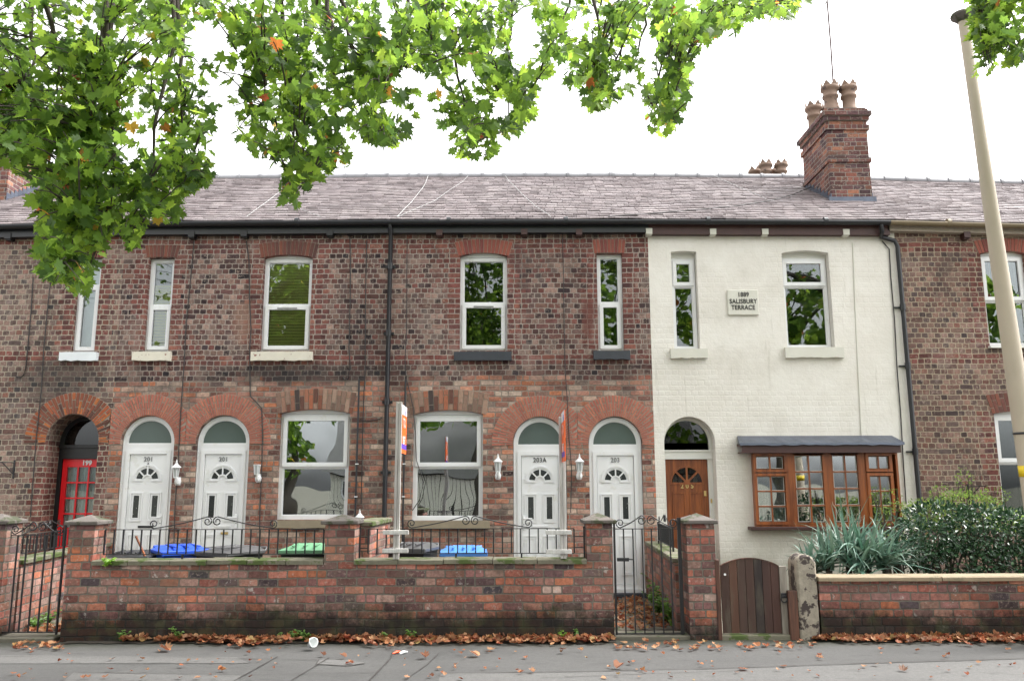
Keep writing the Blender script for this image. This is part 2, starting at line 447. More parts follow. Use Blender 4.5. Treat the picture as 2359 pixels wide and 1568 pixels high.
def glass_mat(name, wob=0.0, refl=1.9, tint=(.82,.88,.86), wscale=1.6):
    t = NT(name)
    fr = t.n('ShaderNodeFresnel'); fr.inputs['IOR'].default_value = 1.5
    tr = t.n('ShaderNodeBsdfTransparent'); t.put(tr.inputs[0], tint)
    gl = t.n('ShaderNodeBsdfGlossy'); gl.inputs['Roughness'].default_value = .0; t.put(gl.inputs[0], (.95,.97,1))
    if wob:
        p = t.coord('World')
        b = t.bump(t.noise(p, wscale, 1, .4), 1.0, wob)
        t.put(gl.inputs['Normal'], b)
    f = t.m_('MULTIPLY', fr.outputs[0], refl, clamp=True)
    mx = t.n('ShaderNodeMixShader'); t.put(mx.inputs[0], f)
    t.t.links.new(tr.outputs[0], mx.inputs[1]); t.t.links.new(gl.outputs[0], mx.inputs[2]); t.t.links.new(mx.outputs[0], t.out.inputs[0])
    return t.m
M['glass'] = glass_mat('window_glass', .002, 1.9)
M['glass_wavy'] = glass_mat('bowed_glass', .008, 7.0, wscale=1.2)
M['glass_dark'] = glass_mat('dark_glass', .0, 1.6, (.35,.38,.37))
M['frosted'] = simple('frosted_glass', (.085,.115,.105), .22, .12, 3)
M['door_glass'] = simple('leaded_door_glass', (.035,.04,.04), .08, .3, 12, spots=((.22,.23,.22), 25, .62))

def vouss_mat(name, pal, mort=0):
    t = NT(name); p = t.coord('World'); i = t.island()
    c = t.ramp(i, pal); n1 = t.noise(p, 26, 4, .7)
    f = t.m_('MULTIPLY_ADD', n1, .9, .55); c = t.mix(1.0, c, t.comb(f, f, f), 'MULTIPLY')
    t.bsdf(c, .9, t.bump(n1, .5, .004), spec=.25); return t.m
M['vouss_door'] = vouss_mat('door_arch_brick', P((.42,.155,.11), (.34,.12,.09), (.38,.145,.105), (.46,.18,.12), (.37,.135,.10)))
M['vouss_old'] = vouss_mat('old_arch_brick', P((.36,.10,.045), (.10,.055,.045), (.30,.09,.05), (.42,.14,.05), (.16,.07,.05), (.27,.085,.05), (.05,.04,.04)))
M['vouss_up'] = vouss_mat('upper_lintel_brick', P((.17,.065,.05), (.10,.05,.045), (.22,.08,.055), (.14,.06,.05)))
M['vouss_red'] = vouss_mat('red_lintel_brick', P((.22,.07,.055), (.27,.09,.065), (.17,.055,.05)))
M['vouss_mix'] = vouss_mat('mixed_lintel_brick', P((.30,.19,.14), (.05,.04,.04), (.33,.12,.07), (.26,.17,.13), (.12,.06,.05), (.36,.25,.19), (.22,.09,.06)))
def tile_mat():
    t = NT('roof_tile'); p = t.coord('World'); i = t.island()
    c = t.ramp(i, P((.17,.14,.143), (.215,.178,.18), (.19,.162,.166), (.235,.198,.20), (.135,.11,.113), (.21,.18,.184)))
    n1 = t.noise(p, 9, 5, .7); f = t.m_('MULTIPLY_ADD', n1, .5, .75); c = t.mix(1.0, c, t.comb(f, f, f), 'MULTIPLY')
    k = t.sstep(t.noise(p, 1.3, 4, .65), .52, .68); c = t.mix(t.m_('MULTIPLY', k, .45), c, (.30,.265,.26))
    k = t.sstep(t.noise(p, 11, 5, .8, off=(4, 4, 1)), .68, .74); c = t.mix(k, c, (.09,.085,.045))
    t.bsdf(c, .62, t.bump(n1, .3, .003), spec=.35); return t.m
M['tile'] = tile_mat()
M['ridge'] = simple('ridge_tile', (.22,.22,.235), .6, .25, 6)
def render_mat():
    t = NT('painted_brick'); p = t.coord('World'); x, y, z = t.xyz(p)
    A = bricks(t, t.m_('ADD', x, y), z, .0835, .21, .105, .016, PAL_RED, 2.0, .008, every=2)
    big = t.noise(p, 2.4, 5, .65)
    soft = t.sstep(t.noise(p, .8, 3, .5), .40, .62)
    low = t.sstep(z, 1.4, .7)
    hgt = t.m_('ADD', t.m_('MULTIPLY', A[1], t.m_('MULTIPLY_ADD', t.m_('MAXIMUM', soft, low), .16, .03)), t.m_('MULTIPLY', t.noise(p, 13, 5, .72), .9))
    c = t.mix(t.sstep(big, .35, .7), (.68,.65,.59), (.74,.715,.66))
    # grime streaks under sills and eaves
    st = t.sstep(t.noise(p, 9, 4, .7, stretch=(1, 1, .07)), .60, .78)
    c = t.mix(t.m_('MULTIPLY', st, .5), c, (.42,.395,.33))
    gd = t.m_('MULTIPLY', t.sstep(t.m_('ADD', z, t.m_('MULTIPLY_ADD', t.noise(p, 5, 5, .7), .9, -.45)), 1.1, .1), .6); c = t.mix(gd, c, (.27,.26,.19))
    bl_ = t.sstep(t.noise(p, 1.3, 5, .7, off=(3, 3, 3)), .5, .68); c = t.mix(t.m_('MULTIPLY', bl_, .25), c, (.47,.44,.38))
    k = t.sstep(t.noise(p, 45, 3, .8), .77, .80); c = t.mix(k, c, (.30,.22,.17))
    t.bsdf(c, .75, t.bump(hgt, .75, .012), spec=.3); return t.m
M['painted'] = render_mat()

# ------------------------------------------------------------------ walls with openings
def arc(cx, cz, r, a0, a1, n): return [(cx+r*math.cos(R(a0+(a1-a0)*i/n)), cz+r*math.sin(R(a0+(a1-a0)*i/n))) for i in range(n+1)]
def seg_top(x0, x1, zs, rise, n=10):       # points right -> left along a shallow arch
    if rise <= 0: return [(x1, zs), (x0, zs)]
    w_ = (x1-x0)/2; r = (w_*w_+rise*rise)/(2*rise); cx = (x0+x1)/2; cz = zs+rise-r
    a = math.degrees(math.asin(w_/r))
    return arc(cx, cz, r, 90-a, 90+a, n)
def opening_rect(x0, x1, z0, z1, rise=0): return [(x0, z0), (x1, z0)] + seg_top(x0, x1, z1, rise)
def opening_arch(cx, r, z0, zs): return [(cx-r, z0), (cx+r, z0)] + arc(cx, zs, r, 0, 180, 24)
def wall_mesh(x0, x1, z0, z1, holes, y, depth, zl=None, zr=None):
    mb = MB(); zl = z1 if zl is None else zl; zr = z1 if zr is None else zr
    outer = [(x0, z0), (x1, z0), (x1, zr), (x0, zl)]
    loops = [[Vector((a, b, 0)) for a, b in outer]] + [[Vector((a, b, 0)) for a, b in h] for h in holes]
    tris = tessellate_polygon(loops)
    flat = [p for l in loops for p in l]
    F = []
    for t in tris:
        a, b, c = [flat[i] for i in t]
        F.append(tuple(t) if (b-a).cross(c-a).z > 0 else tuple(t)[::-1])
    mb.add([(p.x, y, p.y) for p in flat], F)
    for h in holes:
        n = len(h)
        vs = [(a, y, b) for a, b in h] + [(a, y+depth, b) for a, b in h]
        mb.add(vs, [(i, (i+1) % n, (i+1) % n+n, i+n) for i in range(n)])
    return mb

def voussoirs(name, parent, mat, cx, cz, r0, r1, a0, a1, n, rings=1, y=YF, xmin=-1e9, xmax=1e9, seed=1, split=.5, gap=.013):
    rnd = random.Random(seed); mb = MB(); back = MB()
    def quad(ra, rb, t0, t1, yy, m, jx=0):
        pts = []
        for r_, t_ in ((ra, t0), (rb, t0), (rb, t1), (ra, t1)):
            x = cx+r_*math.cos(t_); z = cz+r_*math.sin(t_); pts.append([x, z])
        if all(p[0] < xmin for p in pts) or all(p[0] > xmax for p in pts): return
        for p in pts: p[0] = min(max(p[0], xmin), xmax)
        pts = pts[::-1] if t1 > t0 else pts
        # order so that the face looks to -Y
        area = sum(pts[i][0]*pts[(i+1) % 4][1]-pts[(i+1) % 4][0]*pts[i][1] for i in range(4))
        if area < 0: pts = pts[::-1]
        if abs(area) < 1e-5: return
        n_ = 4
        vs = [(x, yy, z) for x, z in pts] + [(x, y+.05, z) for x, z in pts]
        m.add(vs, [(0, 1, 2, 3)] + [((i+1) % 4, i, i+4, (i+1) % 4+4) for i in range(4)])
    A0, A1 = R(a0), R(a1); st = (A1-A0)/n
    for i in range(n):
        t0, t1 = A0+i*st, A0+(i+1)*st
        quad(r0, r1, t0, t1, y-.004, back)
        ga0 = gap/2/r0; ga1 = gap/2/r1; g = (ga0+ga1)/2
        if rings == 1: cuts = [(r0, r1)]
        else:
            m = r0+(r1-r0)*(split+(-.17 if i % 2 else .17)+rnd.uniform(-.04, .04)); cuts = [(r0, m-gap/2), (m+gap/2, r1)]
        for (ra, rb) in cuts:
            quad(ra+.002, rb-.004, t0+g, t1-g, y-.010-rnd.random()*.006, mb)
    o = mb.build(name, mat, parent); b = back.build('mortar_bed', M['mortar'], o)
    return o
def seg_voussoirs(parent, mat, x0, x1, zs, rise, th, n, rings=1, seed=1, over=.03):
    w_ = (x1-x0)/2; rise = max(rise, .012); r = (w_*w_+rise*rise)/(2*rise); cx = (x0+x1)/2; cz = zs+rise-r
    a = math.degrees(math.asin(w_/r)); e = math.degrees(over/r)
    # splayed ends like a gauged lintel
    return voussoirs('brick_arch', parent, mat, cx, cz, r, r+th, 90-a-e, 90+a+e, n, rings, seed=seed)
def fan_voussoirs(parent, mat, x0, x1, zs, rise, th, n, splay, rings=1, seed=1):
    """voussoirs splayed outward over a flat or cambered opening"""
    rnd = random.Random(seed); mb = MB(); back = MB(); w_ = x1-x0
    def zin(s): return zs+rise*(1-(2*s-1)**2)
    def pt(s, q): return (x0+w_*s+(s-.5)*2*splay*q, zin(s)+th*q)
    for i in range(n):
        s0, s1 = i/n, (i+1)/n; g = .005/w_
        def quad(sa, sb, qa, qb, yy, m):
            pts = [pt(sa, qa), pt(sb, qa), pt(sb, qb), pt(sa, qb)]
            vs = [(x, yy, z) for x, z in pts]+[(x, YF+.05, z) for x, z in pts]
            m.add(vs, [(0, 1, 2, 3)]+[((k+1) % 4, k, k+4, (k+1) % 4+4) for k in range(4)])
        quad(s0, s1, 0, 1, YF-.004, back)
        if rings == 1 : cuts = [(0, .97)]
        else:
            m_ = .5+(.18 if i % 2 else -.18)+rnd.uniform(-.05, .05); cuts = [(0, m_-.02), (m_+.02, .98)]
        for qa, qb in cuts: quad(s0+g, s1-g, qa, qb, YF-.010-rnd.random()*.006, mb)
    o = mb.build('brick_arch', mat, parent); back.build('mortar_bed', M['mortar'], o); return o

# ------------------------------------------------------------------ windows
def pane(x0, x1, z0, z1, y, parent, mat='glass', name='pane'):
    m = MB(); m.box(x0, x1, y, y+.006, z0, z1); return m.build(name, M[mat], parent)
def upvc_window(house, x0, x1, z0, z1, ztr=None, rise=0, zsp=None, y=YF+.09, low='casement', top='fixed', glass=('glass', 'glass'), label=None, vent=False, t=.055, mat='upvc'):
    """outer frame, transom at ztr (None: no transom), opening casements as sub-parts"""
    fm = MB()
    if zsp is None: zsp = z1
    fm.rframe(x0, x1, z0, zsp, t, y, y+.07)
    if rise > 0 or zsp < z1:
        pts = [(x0, zsp+.004), (x1, zsp+.004)] + seg_top(x0, x1, z1, rise)
        fm.prism(pts, y-.012, y+.06)
    ztrs = [] if ztr is None else [ztr]
    for zt in ztrs: fm.box(x0+t, x1-t, y+.002, y+.07, zt-.022, zt+.022)
    f = fm.build('window', M[mat], house)
    if label: f['label'] = label
    spans = [(z0+t, ztr-.022, low, glass[0]), (ztr+.022, zsp-t, top, glass[1])] if ztr else [(z0+t, zsp-t, low, glass[0])]
    for (a, b, kind, gl) in spans:
        if kind == 'casement':
            c = MB(); e = .018; tt = .058
            c.rframe(x0+t-e, x1-t+e, a-e, b+e, tt, y-.022, y+.03)
            c.rframe(x0+t-e+tt-.008, x1-t+e-tt+.008, a-e+tt-.008, b+e-tt+.008, .012, y-.012, y+.02)
            cs = c.build('casement', M[mat], f)
            pane(x0+t-e+tt, x1-t+e-tt, a-e+tt, b+e-tt, y+.008, f, gl)
        else:
            c = MB(); c.rframe(x0+t, x1-t, a, b, .014, y+.018, y+.05); c.build('glazing_bead', M[mat], f)
            pane(x0+t+.006, x1-t-.006, a+.006, b-.006, y+.03, f, gl)
    if vent:
        v = MB(); v.box((x0+x1)/2-.16, (x0+x1)/2+.16, y-.034, y-.023, ztr-.05, ztr-.036); v.build('trickle_vent', M['numeral'], f)
    return f
def sill(house, x0, x1, z0, z1, mat, proud=.07, seed=0, chip=True):
    rnd = random.Random(seed); m = MB(); n = 14
    top = [(x0+(x1-x0)*i/n, z1+rnd.uniform(-.002, .002)) for i in range(n, -1, -1)]
    bot = [(x0+(x1-x0)*i/n, z0+(rnd.uniform(-.004, .012) if chip else 0)) for i in range(n+1)]
    m.prism(bot+top, YF-proud, YF+.14); return m.build('sill', M[mat], house)
def blind(x0, x1, z0, z1, y, parent, mat='blind', pitch=.048):
    m = MB(); z = z0
    while z < z1:
        T = Matrix.Translation((0, y, z)) @ Matrix.Rotation(R(-52), 4, 'X')
        m.box(x0, x1, -.022, .022, -.001, .001, M=T); z += pitch
    return m.build('venetian_blind', M[mat], parent)
def drape(x0, x1, z0, z1, y, parent, mat='curtain', name='curtain', amp=.015, per=.06):
    m = MB(); n = max(8, int((x1-x0)/.012)); vs = []
    for i in range(n+1):
        x = x0+(x1-x0)*i/n; yy = y+amp*math.sin(2*math.pi*(x-x0)/per+.6*math.sin(x*9))
        vs += [(x, yy, z0), (x, yy, z1)]
    m.add(vs, [(2*i, 2*i+2, 2*i+3, 2*i+1) for i in range(n)], True)
    m.add([(a, b+.003, c) for a, b, c in vs], [(2*i+1, 2*i+3, 2*i+2, 2*i) for i in range(n)], True)
    return m.build(name, M[mat], parent)

# ------------------------------------------------------------------ lettering
def text_mesh(body, size, depth, mat, parent, loc, rot=(math.pi/2, 0, 0), name='numeral', bold=0.0, spacing=1.0, sx=1.0, local=False):
    cu = bpy.data.curves.new(name, 'FONT'); cu.body = body; cu.size = size; cu.extrude = depth; cu.align_x = 'CENTER'; cu.align_y = 'CENTER'
    cu.offset = bold; cu.space_character = spacing
    tmp = bpy.data.objects.new('tmp', cu); COL.objects.link(tmp)
    dg = bpy.context.evaluated_depsgraph_get(); dg.update()
    me = bpy.data.meshes.new_from_object(tmp.evaluated_get(dg)); bpy.data.objects.remove(tmp)
    T = Matrix.Translation(loc) @ Matrix.Rotation(rot[2], 4, 'Z') @ Matrix.Rotation(rot[0], 4, 'X') @ Matrix.Diagonal((sx, 1, 1, 1))
    me.transform(T); me.materials.clear(); me.materials.append(mat); me.name = name
    o = bpy.data.objects.new(name, me); COL.objects.link(o); hang(o, parent, local)
    return o

# ------------------------------------------------------------------ roofs
EAVE_Y = YF-.16; RIDGE_Y = YF+4.0
ridge_tab = [(-400, 428), (0, 421), (480, 413), (870, 409), (1250, 408), (1700, 408), (1870, 412), (2010, 417), (2358, 425), (2900, 432)]
eave_tab = [(-400, 527), (0, 519), (261, 513), (893, 508.5), (1503, 507), (2070, 509), (2090, 515), (2358, 521), (2900, 528)]
def tab(T, x):
    for (a, b), (c, d) in zip(T, T[1:]):
        if x <= c: return b+(d-b)*(x-a)/(c-a)
    return T[-1][1]
def line_z(T, X, Y):
    px = 1179+X*FPX/(Y*.985+.9)
    for _ in range(4):
        p = at(px, tab(T, px), Y); px += (X-p.x)*FPX/(Y+.6)
    return at(px, tab(T, px), Y).z
def eave_z(X): return line_z(eave_tab, X, EAVE_Y)
def ridge_z(X): return line_z(ridge_tab, X, RIDGE_Y)
def roof_pt(s, q, X0, X1, e0, e1, r0, r1):       # s along, q up the slope
    x = X0+(X1-X0)*s; z = (e0+(e1-e0)*s)*(1-q)+(r0+(r1-r0)*s)*q; y = EAVE_Y+(RIDGE_Y-EAVE_Y)*q
    sag = .025*math.sin(math.pi*q)*(1+.6*math.sin(x*1.7+1))+.012*noise.noise(Vector((x*.9, y*.9, 3)))
    return Vector((x, y, z-sag))
def roof(house, X0, X1, seed, rows=27):
    rnd = random.Random(seed); e0, e1, r0, r1 = eave_z(X0+.001), eave_z(X1-.001), ridge_z(X0), ridge_z(X1)
    if seed == 205: e1 = eave_z(fx(2060, 520))
    a = (X0, X1, e0, e1, r0, r1); mb = MB(); L = X1-X0
    for k in range(rows):
        q0 = k/rows; q1 = min(1, (k+1.35)/rows); x = -rnd.random()*.2; row_j = rnd.uniform(-.003, .003)
        while x < L:
            w_ = .19+rnd.uniform(-.03, .045); xa, xb = max(0, x+.004)/L, min(L, x+w_-.004)/L; x += w_
            if xb-xa < .003: continue
            dy = rnd.uniform(-.005, .005) if rnd.random() > .03 else rnd.uniform(-.03, .01)
            h = .040+rnd.uniform(-.004, .005); tl = rnd.uniform(-.003, .003)
            qa = max(0, q0+dy/4.6)
            p = [roof_pt(xa, qa, *a), roof_pt(xb, qa, *a), roof_pt(xb, q1, *a), roof_pt(xa, q1, *a)]
            up = [Vector((0, 0, h+tl+row_j)), Vector((0, 0, h-tl+row_j)), Vector((0, 0, .012)), Vector((0, 0, .012))]
            t_ = [p[i]+up[i] for i in range(4)]; b_ = [t_[0]-Vector((0, 0, .02)), t_[1]-Vector((0, 0, .02))]
            mb.add(t_+b_+[t_[2]-Vector((0,0,.012)), t_[3]-Vector((0,0,.012))], [(0, 1, 2, 3), (4, 5, 1, 0), (0, 3, 7, 4), (1, 5, 6, 2), (4, 7, 6, 5)])
    o = mb.build('roof', M['tile'], house)
    # under-boarding and back slope
    m = MB(); th = Vector((0, 0, -.03))
    P4 = [roof_pt(0, 0, *a), roof_pt(1, 0, *a), Vector((X1, RIDGE_Y, r1)), Vector((X0, RIDGE_Y, r0)), Vector((X1, RIDGE_Y+4, r1-2.3)), Vector((X0, RIDGE_Y+4, r0-2.3))]
    grid = []; n = 12
    for i in range(n+1):
        for j in range(n+1): grid.append(roof_pt(i/n, j/n, *a)+th)
    m.add(grid, [(i*(n+1)+j, (i+1)*(n+1)+j, (i+1)*(n+1)+j+1, i*(n+1)+j+1) for i in range(n) for j in range(n)])
    m.add([P4[3], P4[2], P4[4], P4[5]], [(0, 1, 2, 3)])
    m.build('underlay', M['slate_sill'], o)
    # ridge tiles
    rb = MB(); x = X0; i = 0
    while x < X1-.05:
        x2 = min(X1, x+.46); za, zb = r0+(r1-r0)*(x-X0)/L, r0+(r1-r0)*(x2-X0)/L
        j = rnd.uniform(-.006, .008)
        rb.tube([(x, RIDGE_Y, za+.005+j), (x2-.05, RIDGE_Y, zb+.005+j)], .085, 10)
        rb.tube([(x2-.055, RIDGE_Y, zb+.008+j), (x2, RIDGE_Y, zb+.008+j)], .103, 10)
        x = x2
    rb.build('ridge_tiles', M['ridge'], o)
    return o, e0, e1, r0, r1

def chimney_pot(mb, x, y, z, r=.132, h=.55):
    mb.lathe([(r*1.15, z-.05), (r*1.1, z+.06), (r*.93, z+.10), (r*.9, z+h*.52), (r*1.12, z+h*.55), (r*1.12, z+h*.62), (r*.98, z+h*.65), (r*1.0, z+h*.8), (r*1.28, z+h*.83), (r*1.3, z+h*.93), (r*1.22, z+h*.95), (r*1.1, z+h*.95), (r*.8, z+h*.7)], 20, (x, y))
    n = 6
    for k in range(n):        # pointed crown
        a0 = 2*math.pi*k/n+.3; a1 = a0+2*math.pi/n; am = (a0+a1)/2; rr = r*1.24; ri = r*1.08
        zt, zb = z+h*1.14, z+h*.93
        vs = []
        for q in (rr, ri): vs += [(x+q*math.cos(a0), y+q*math.sin(a0), zb), (x+q*math.cos(am), y+q*math.sin(am), zt), (x+q*math.cos(a1), y+q*math.sin(a1), zb)]
        mb.add(vs, [(0, 2, 1), (3, 4, 5), (0, 1, 4, 3), (1, 2, 5, 4)])
def chimney_mat():
    t = NT('chimney_brick'); p = t.coord('World'); x, y, z = t.xyz(p)
    A = bricks(t, t.m_('ADD', x, y), z, .084, .215, .107, .012, P((.09,.045,.045), (.19,.075,.055), (.12,.055,.055), (.06,.038,.042), (.25,.11,.07), (.14,.07,.06)), 4.0, .006, every=4)
    c = t.mix(A[1], (.24,.21,.18), A[0])
    k = t.sstep(t.noise(p, 1.8, 4, .6), .5, .7); c = t.mix(t.m_('MULTIPLY', k, .6), c, (.06,.045,.045))
    t.bsdf(c, .9, t.bump(A[2], 1.0, .008), spec=.25); return t.m
M['chimney'] = chimney_mat()
def chimney(house, x0, x1, y0, y1, zb, zt, pots, flash=True):
    m = MB(); m.box(x0, x1, y0, y1, zb, zt-.42)
    zc = zt-.42
    m.box(x0-.03, x1+.03, y0-.03, y1+.03, zt-1.05, zt-.965)
    for i, (o_, h_) in enumerate([(.035, .10), (.0, .09), (.04, .085), (.08, .085), (.03, .06)]):
        m.box(x0-o_, x1+o_, y0-o_, y1+o_, zc, zc+h_-.001); zc += h_
    c = m.build('chimney', M['chimney'], house)
    f = MB(); f.box(x0+.0, x1+.0, y0, y1, zc, zc+.03)
    for i in range(9):
        for j in range(1): pass
    f.build('flaunching', M['concrete'], c)
    for (x, y) in pots:
        p = MB(); chimney_pot(p, x, y, zc+.03); p.build('chimney_pot', M['terracotta'], c)
    return c
# ------------------------------------------------------------------ the terrace
XB = [fx(261, 900), fx(893, 900), fx(1503, 900), fx(2090, 900)]
X197 = XB[0]-3.75; X195 = X197-4.2; X209 = XB[3]+4.35; X211 = X209+4.2
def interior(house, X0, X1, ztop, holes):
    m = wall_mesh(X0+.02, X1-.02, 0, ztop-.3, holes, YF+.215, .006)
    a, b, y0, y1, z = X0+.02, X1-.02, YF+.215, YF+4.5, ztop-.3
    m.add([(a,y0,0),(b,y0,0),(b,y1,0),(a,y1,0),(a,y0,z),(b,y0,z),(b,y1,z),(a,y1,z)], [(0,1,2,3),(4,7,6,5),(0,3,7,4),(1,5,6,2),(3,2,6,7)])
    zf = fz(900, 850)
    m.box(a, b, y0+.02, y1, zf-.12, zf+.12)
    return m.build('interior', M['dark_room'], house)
def shell(house, X0, X1, zt):
    m = MB(); m.box(X0+.03, X1-.03, YF+7.8, YF+8.0, 0, zt)
    for xx in (X0+.005, X1-.03):
        m.prism([(0, 0), (0, 0), (0, 0)], 0, 0) if False else None
        m.add([(xx, YF+.23, 0), (xx+.02, YF+.23, 0), (xx+.02, YF+7.9, 0), (xx, YF+7.9, 0), (xx, YF+.23, zt), (xx+.02, YF+.23, zt), (xx+.02, YF+7.9, zt), (xx, YF+7.9, zt),
               (xx, YF+4, zt+2.1), (xx+.02, YF+4, zt+2.1)], [(0, 4, 8, 7, 3), (1, 2, 6, 9, 5), (0, 1, 5, 4), (4, 5, 9, 8), (8, 9, 6, 7), (3, 7, 6, 2)])
    return m.build('party_wall', M['mortar'], house)
def corbels(house, pxs, mat):
    for p, y in pxs:
        x, z = fx(p, y), fz(p, y); m = MB()
        m.prism([(x-.05, z-.045), (x+.05, z-.045), (x+.052, z+.05), (x-.052, z+.05)], YF-.13, YF-.002)
        m.box(x-.043, x+.043, YF-.10, YF-.002, z-.062, z-.0455)
        m.build('corbel', mat, house)
def gutter(house, X0, X1, e0, e1, mat, fas, gh=.105, fh=.17, r=.062):
    m = MB(); n = 10; vs = []
    for X, e in ((X0, e0), (X1, e1)):
        for k in range(n+1):
            a = math.pi+math.pi*k/n; vs.append((X, EAVE_Y-.035+r*math.cos(a), e-.02+(r*math.sin(a) if k not in (0, n) else 0)))
        for k in range(n, -1, -1):
            a = math.pi+math.pi*k/n; vs.append((X, EAVE_Y-.035+(r-.006)*math.cos(a), e-.02+(r-.006)*math.sin(a)))
    q = 2*n+2
    m.add(vs, [(k, (k+1) % q, (k+1) % q+q, k+q) for k in range(q)], True)
    L = X1-X0; k = 1
    while k*.95 < L:          # joint collars
        x = X0+k*.95; e = e0+(e1-e0)*k*.95/L
        m.tube([(x-.03, EAVE_Y-.035, e-.022), (x+.03, EAVE_Y-.035, e-.022)], r+.006, 12); k += 2
    g = m.build('gutter', mat, house)
    f = MB()
    vs = [(X0, EAVE_Y+.045, e0-fh-.02), (X1, EAVE_Y+.045, e1-fh-.02), (X1, EAVE_Y+.045, e1-.01), (X0, EAVE_Y+.045, e0-.01),
          (X0, YF+.01, e0-fh-.02), (X1, YF+.01, e1-fh-.02), (X1, YF+.01, e1+.0), (X0, YF+.01, e0+.0)]
    f.add(vs, [(0, 1, 2, 3), (4, 5, 1, 0), (3, 2, 6, 7), (0, 3, 7, 4), (1, 5, 6, 2)])
    f.build('fascia', fas, house); return g

def upvc_door(house, cpx, dy, text, handle, z0=None, extra=None, wet=0):
    """arched white upvc door and frame; cpx centre column in the photograph at the springing"""
    Z = lambda py: fz(cpx, py+dy)
    cx = fx(cpx, 1018); r = .415; zs = Z(1018); zt0 = Z(1353) if z0 is None else z0
    Y = YF+.07
    fr = MB(); ft = .062
    A = lambda rr: [(cx+rr, zt0)] + arc(cx, zs, rr, 0, 180, 28) + [(cx-rr, zt0)]
    fr.frame(A(r), A(r-ft), Y, Y+.07, closed=False)
    fr.frame(A(r-.004), A(r-.018), Y-.012, Y+.01, closed=False)
    zt = Z(1028)
    fr.box(cx-r+ft, cx+r-ft, Y+.002, Y+.068, zt-.052, zt+.045)
    fr.rframe(cx-r+ft, cx+r-ft, zt0, zt-.052, .062, Y-.014, Y+.06)
    fr.box(cx-r-.0, cx+r+.0, Y-.05, Y+.07, zt0-.055, zt0-.0)
    f = fr.build('door_frame', M['upvc'], house)
    g = MB(); g.prism([(cx+r-ft, zt+.045)] + arc(cx, zs, r-ft, 3, 177, 24) + [(cx-r+ft, zt+.045)], Y+.03, Y+.04); g.build('fanlight', M['frosted'], f)
    bd = MB(); 
    o_ = [(cx+r-ft, zt+.045)] + arc(cx, zs, r-ft-.0, 3, 177, 24) + [(cx-r+ft, zt+.045)]
    i_ = [(cx+r-ft-.014, zt+.059)] + arc(cx, zs, r-ft-.014, 3, 177, 24) + [(cx-r+ft+.014, zt+.059)]
    bd.frame(o_, i_, Y+.012, Y+.04); bd.build('glazing_bead', M['upvc'], f)
    # leaf
    hw = .285; lt = zt-.052-.062-.004; lb = zt0+.066
    lf = MB(); lf.box(cx-hw, cx+hw, Y+.010, Y+.05, lb, lt)
    d = lf.build('door', M['upvc'], house)
    yy = Y+.010
    k = MB()      # mouldings
    zc = Z(1103)
    def arcring(r0, r1, a0, a1, y0, y1, n=16): k.frame(arc(cx, zc, r1, a0, a1, n), arc(cx, zc, r0, a0, a1, n), y0, y1, closed=False)
    arcring(.205, .228, 0, 180, yy-.014, yy); arcring(.188, .205, 0, 180, yy-.007, yy)
    arcring(.055, .075, 12, 168, yy-.013, yy)
    for s in (-1, 1): k.box(cx+s*.15-.085, cx+s*.15+.085, yy-.012, yy, zc-.030, zc-.008)
    for a in (45, 90, 135):
        T = Matrix.Translation((cx, 0, zc)) @ Matrix.Rotation(-R(a-90), 4, 'Y'); k.box(-.011, .011, yy-.011, yy, .07, .19, M=T)
    zp0, zp1 = Z(1192), Z(1141)
    PX = (-.145, .145)
    for s in PX:
        k.rframe(cx+s-.095, cx+s+.095, zp0-.055, zp1+.05, .018, yy-.014, yy)
        k.rframe(cx+s-.062, cx+s+.062, zp0-.022, zp1+.020, .018, yy-.008, yy)
        z1 = Z(1230); z2 = max(Z(1322), lb+.1)
        k.rframe(cx+s-.098, cx+s+.098, z2, z1, .018, yy-.013, yy)
        k.rframe(cx+s-.062, cx+s+.062, z2+.034, z1-.034, .012, yy-.008, yy)
    k.build('moulding', M['upvc'], d)
    for a0, a1 in ((4, 42), (48, 87), (93, 132), (138, 176)):
        gm = MB(); gm.prism(arc(cx, zc, .168, a0, a1, 6) + arc(cx, zc, .080, a1, a0, 4), yy-.004, yy); gm.build('door_pane', M['door_glass'], d)
    for s in PX:
        gm = MB(); gm.box(cx+s-.043, cx+s+.043, yy-.004, yy, zp0, zp1); gm.build('door_pane', M['door_glass'], d)
    for body, zc_, sz in text:
        text_mesh(body, sz, .004, M['numeral'] if extra != 'ink' else M['ink'], d, (cx+.0, yy-.005, Z(zc_)), name='numeral', sx=.9, bold=.0005, spacing=1.12)
    h = MB(); s = handle; hx = cx+s*(hw-.03); zh = Z(1191)
    h.cbox(hx-.017, hx+.017, yy-.016, yy, zh-.17, zh+.05, .004)
    h.tube([(hx, yy-.012, zh), (hx, yy-.05, zh), (hx-s*.015, yy-.055, zh), (hx-s*.13, yy-.055, zh+.004)], .009, 8)
    h.build('handle', M['upvc'], d)
    q = MB(); q.tube([(hx, yy-.02, zh-.09), (hx, yy-.012, zh-.09)], .008, 10); q.build('keyhole', M['black_metal'], d)
    return d, cx, yy, Z

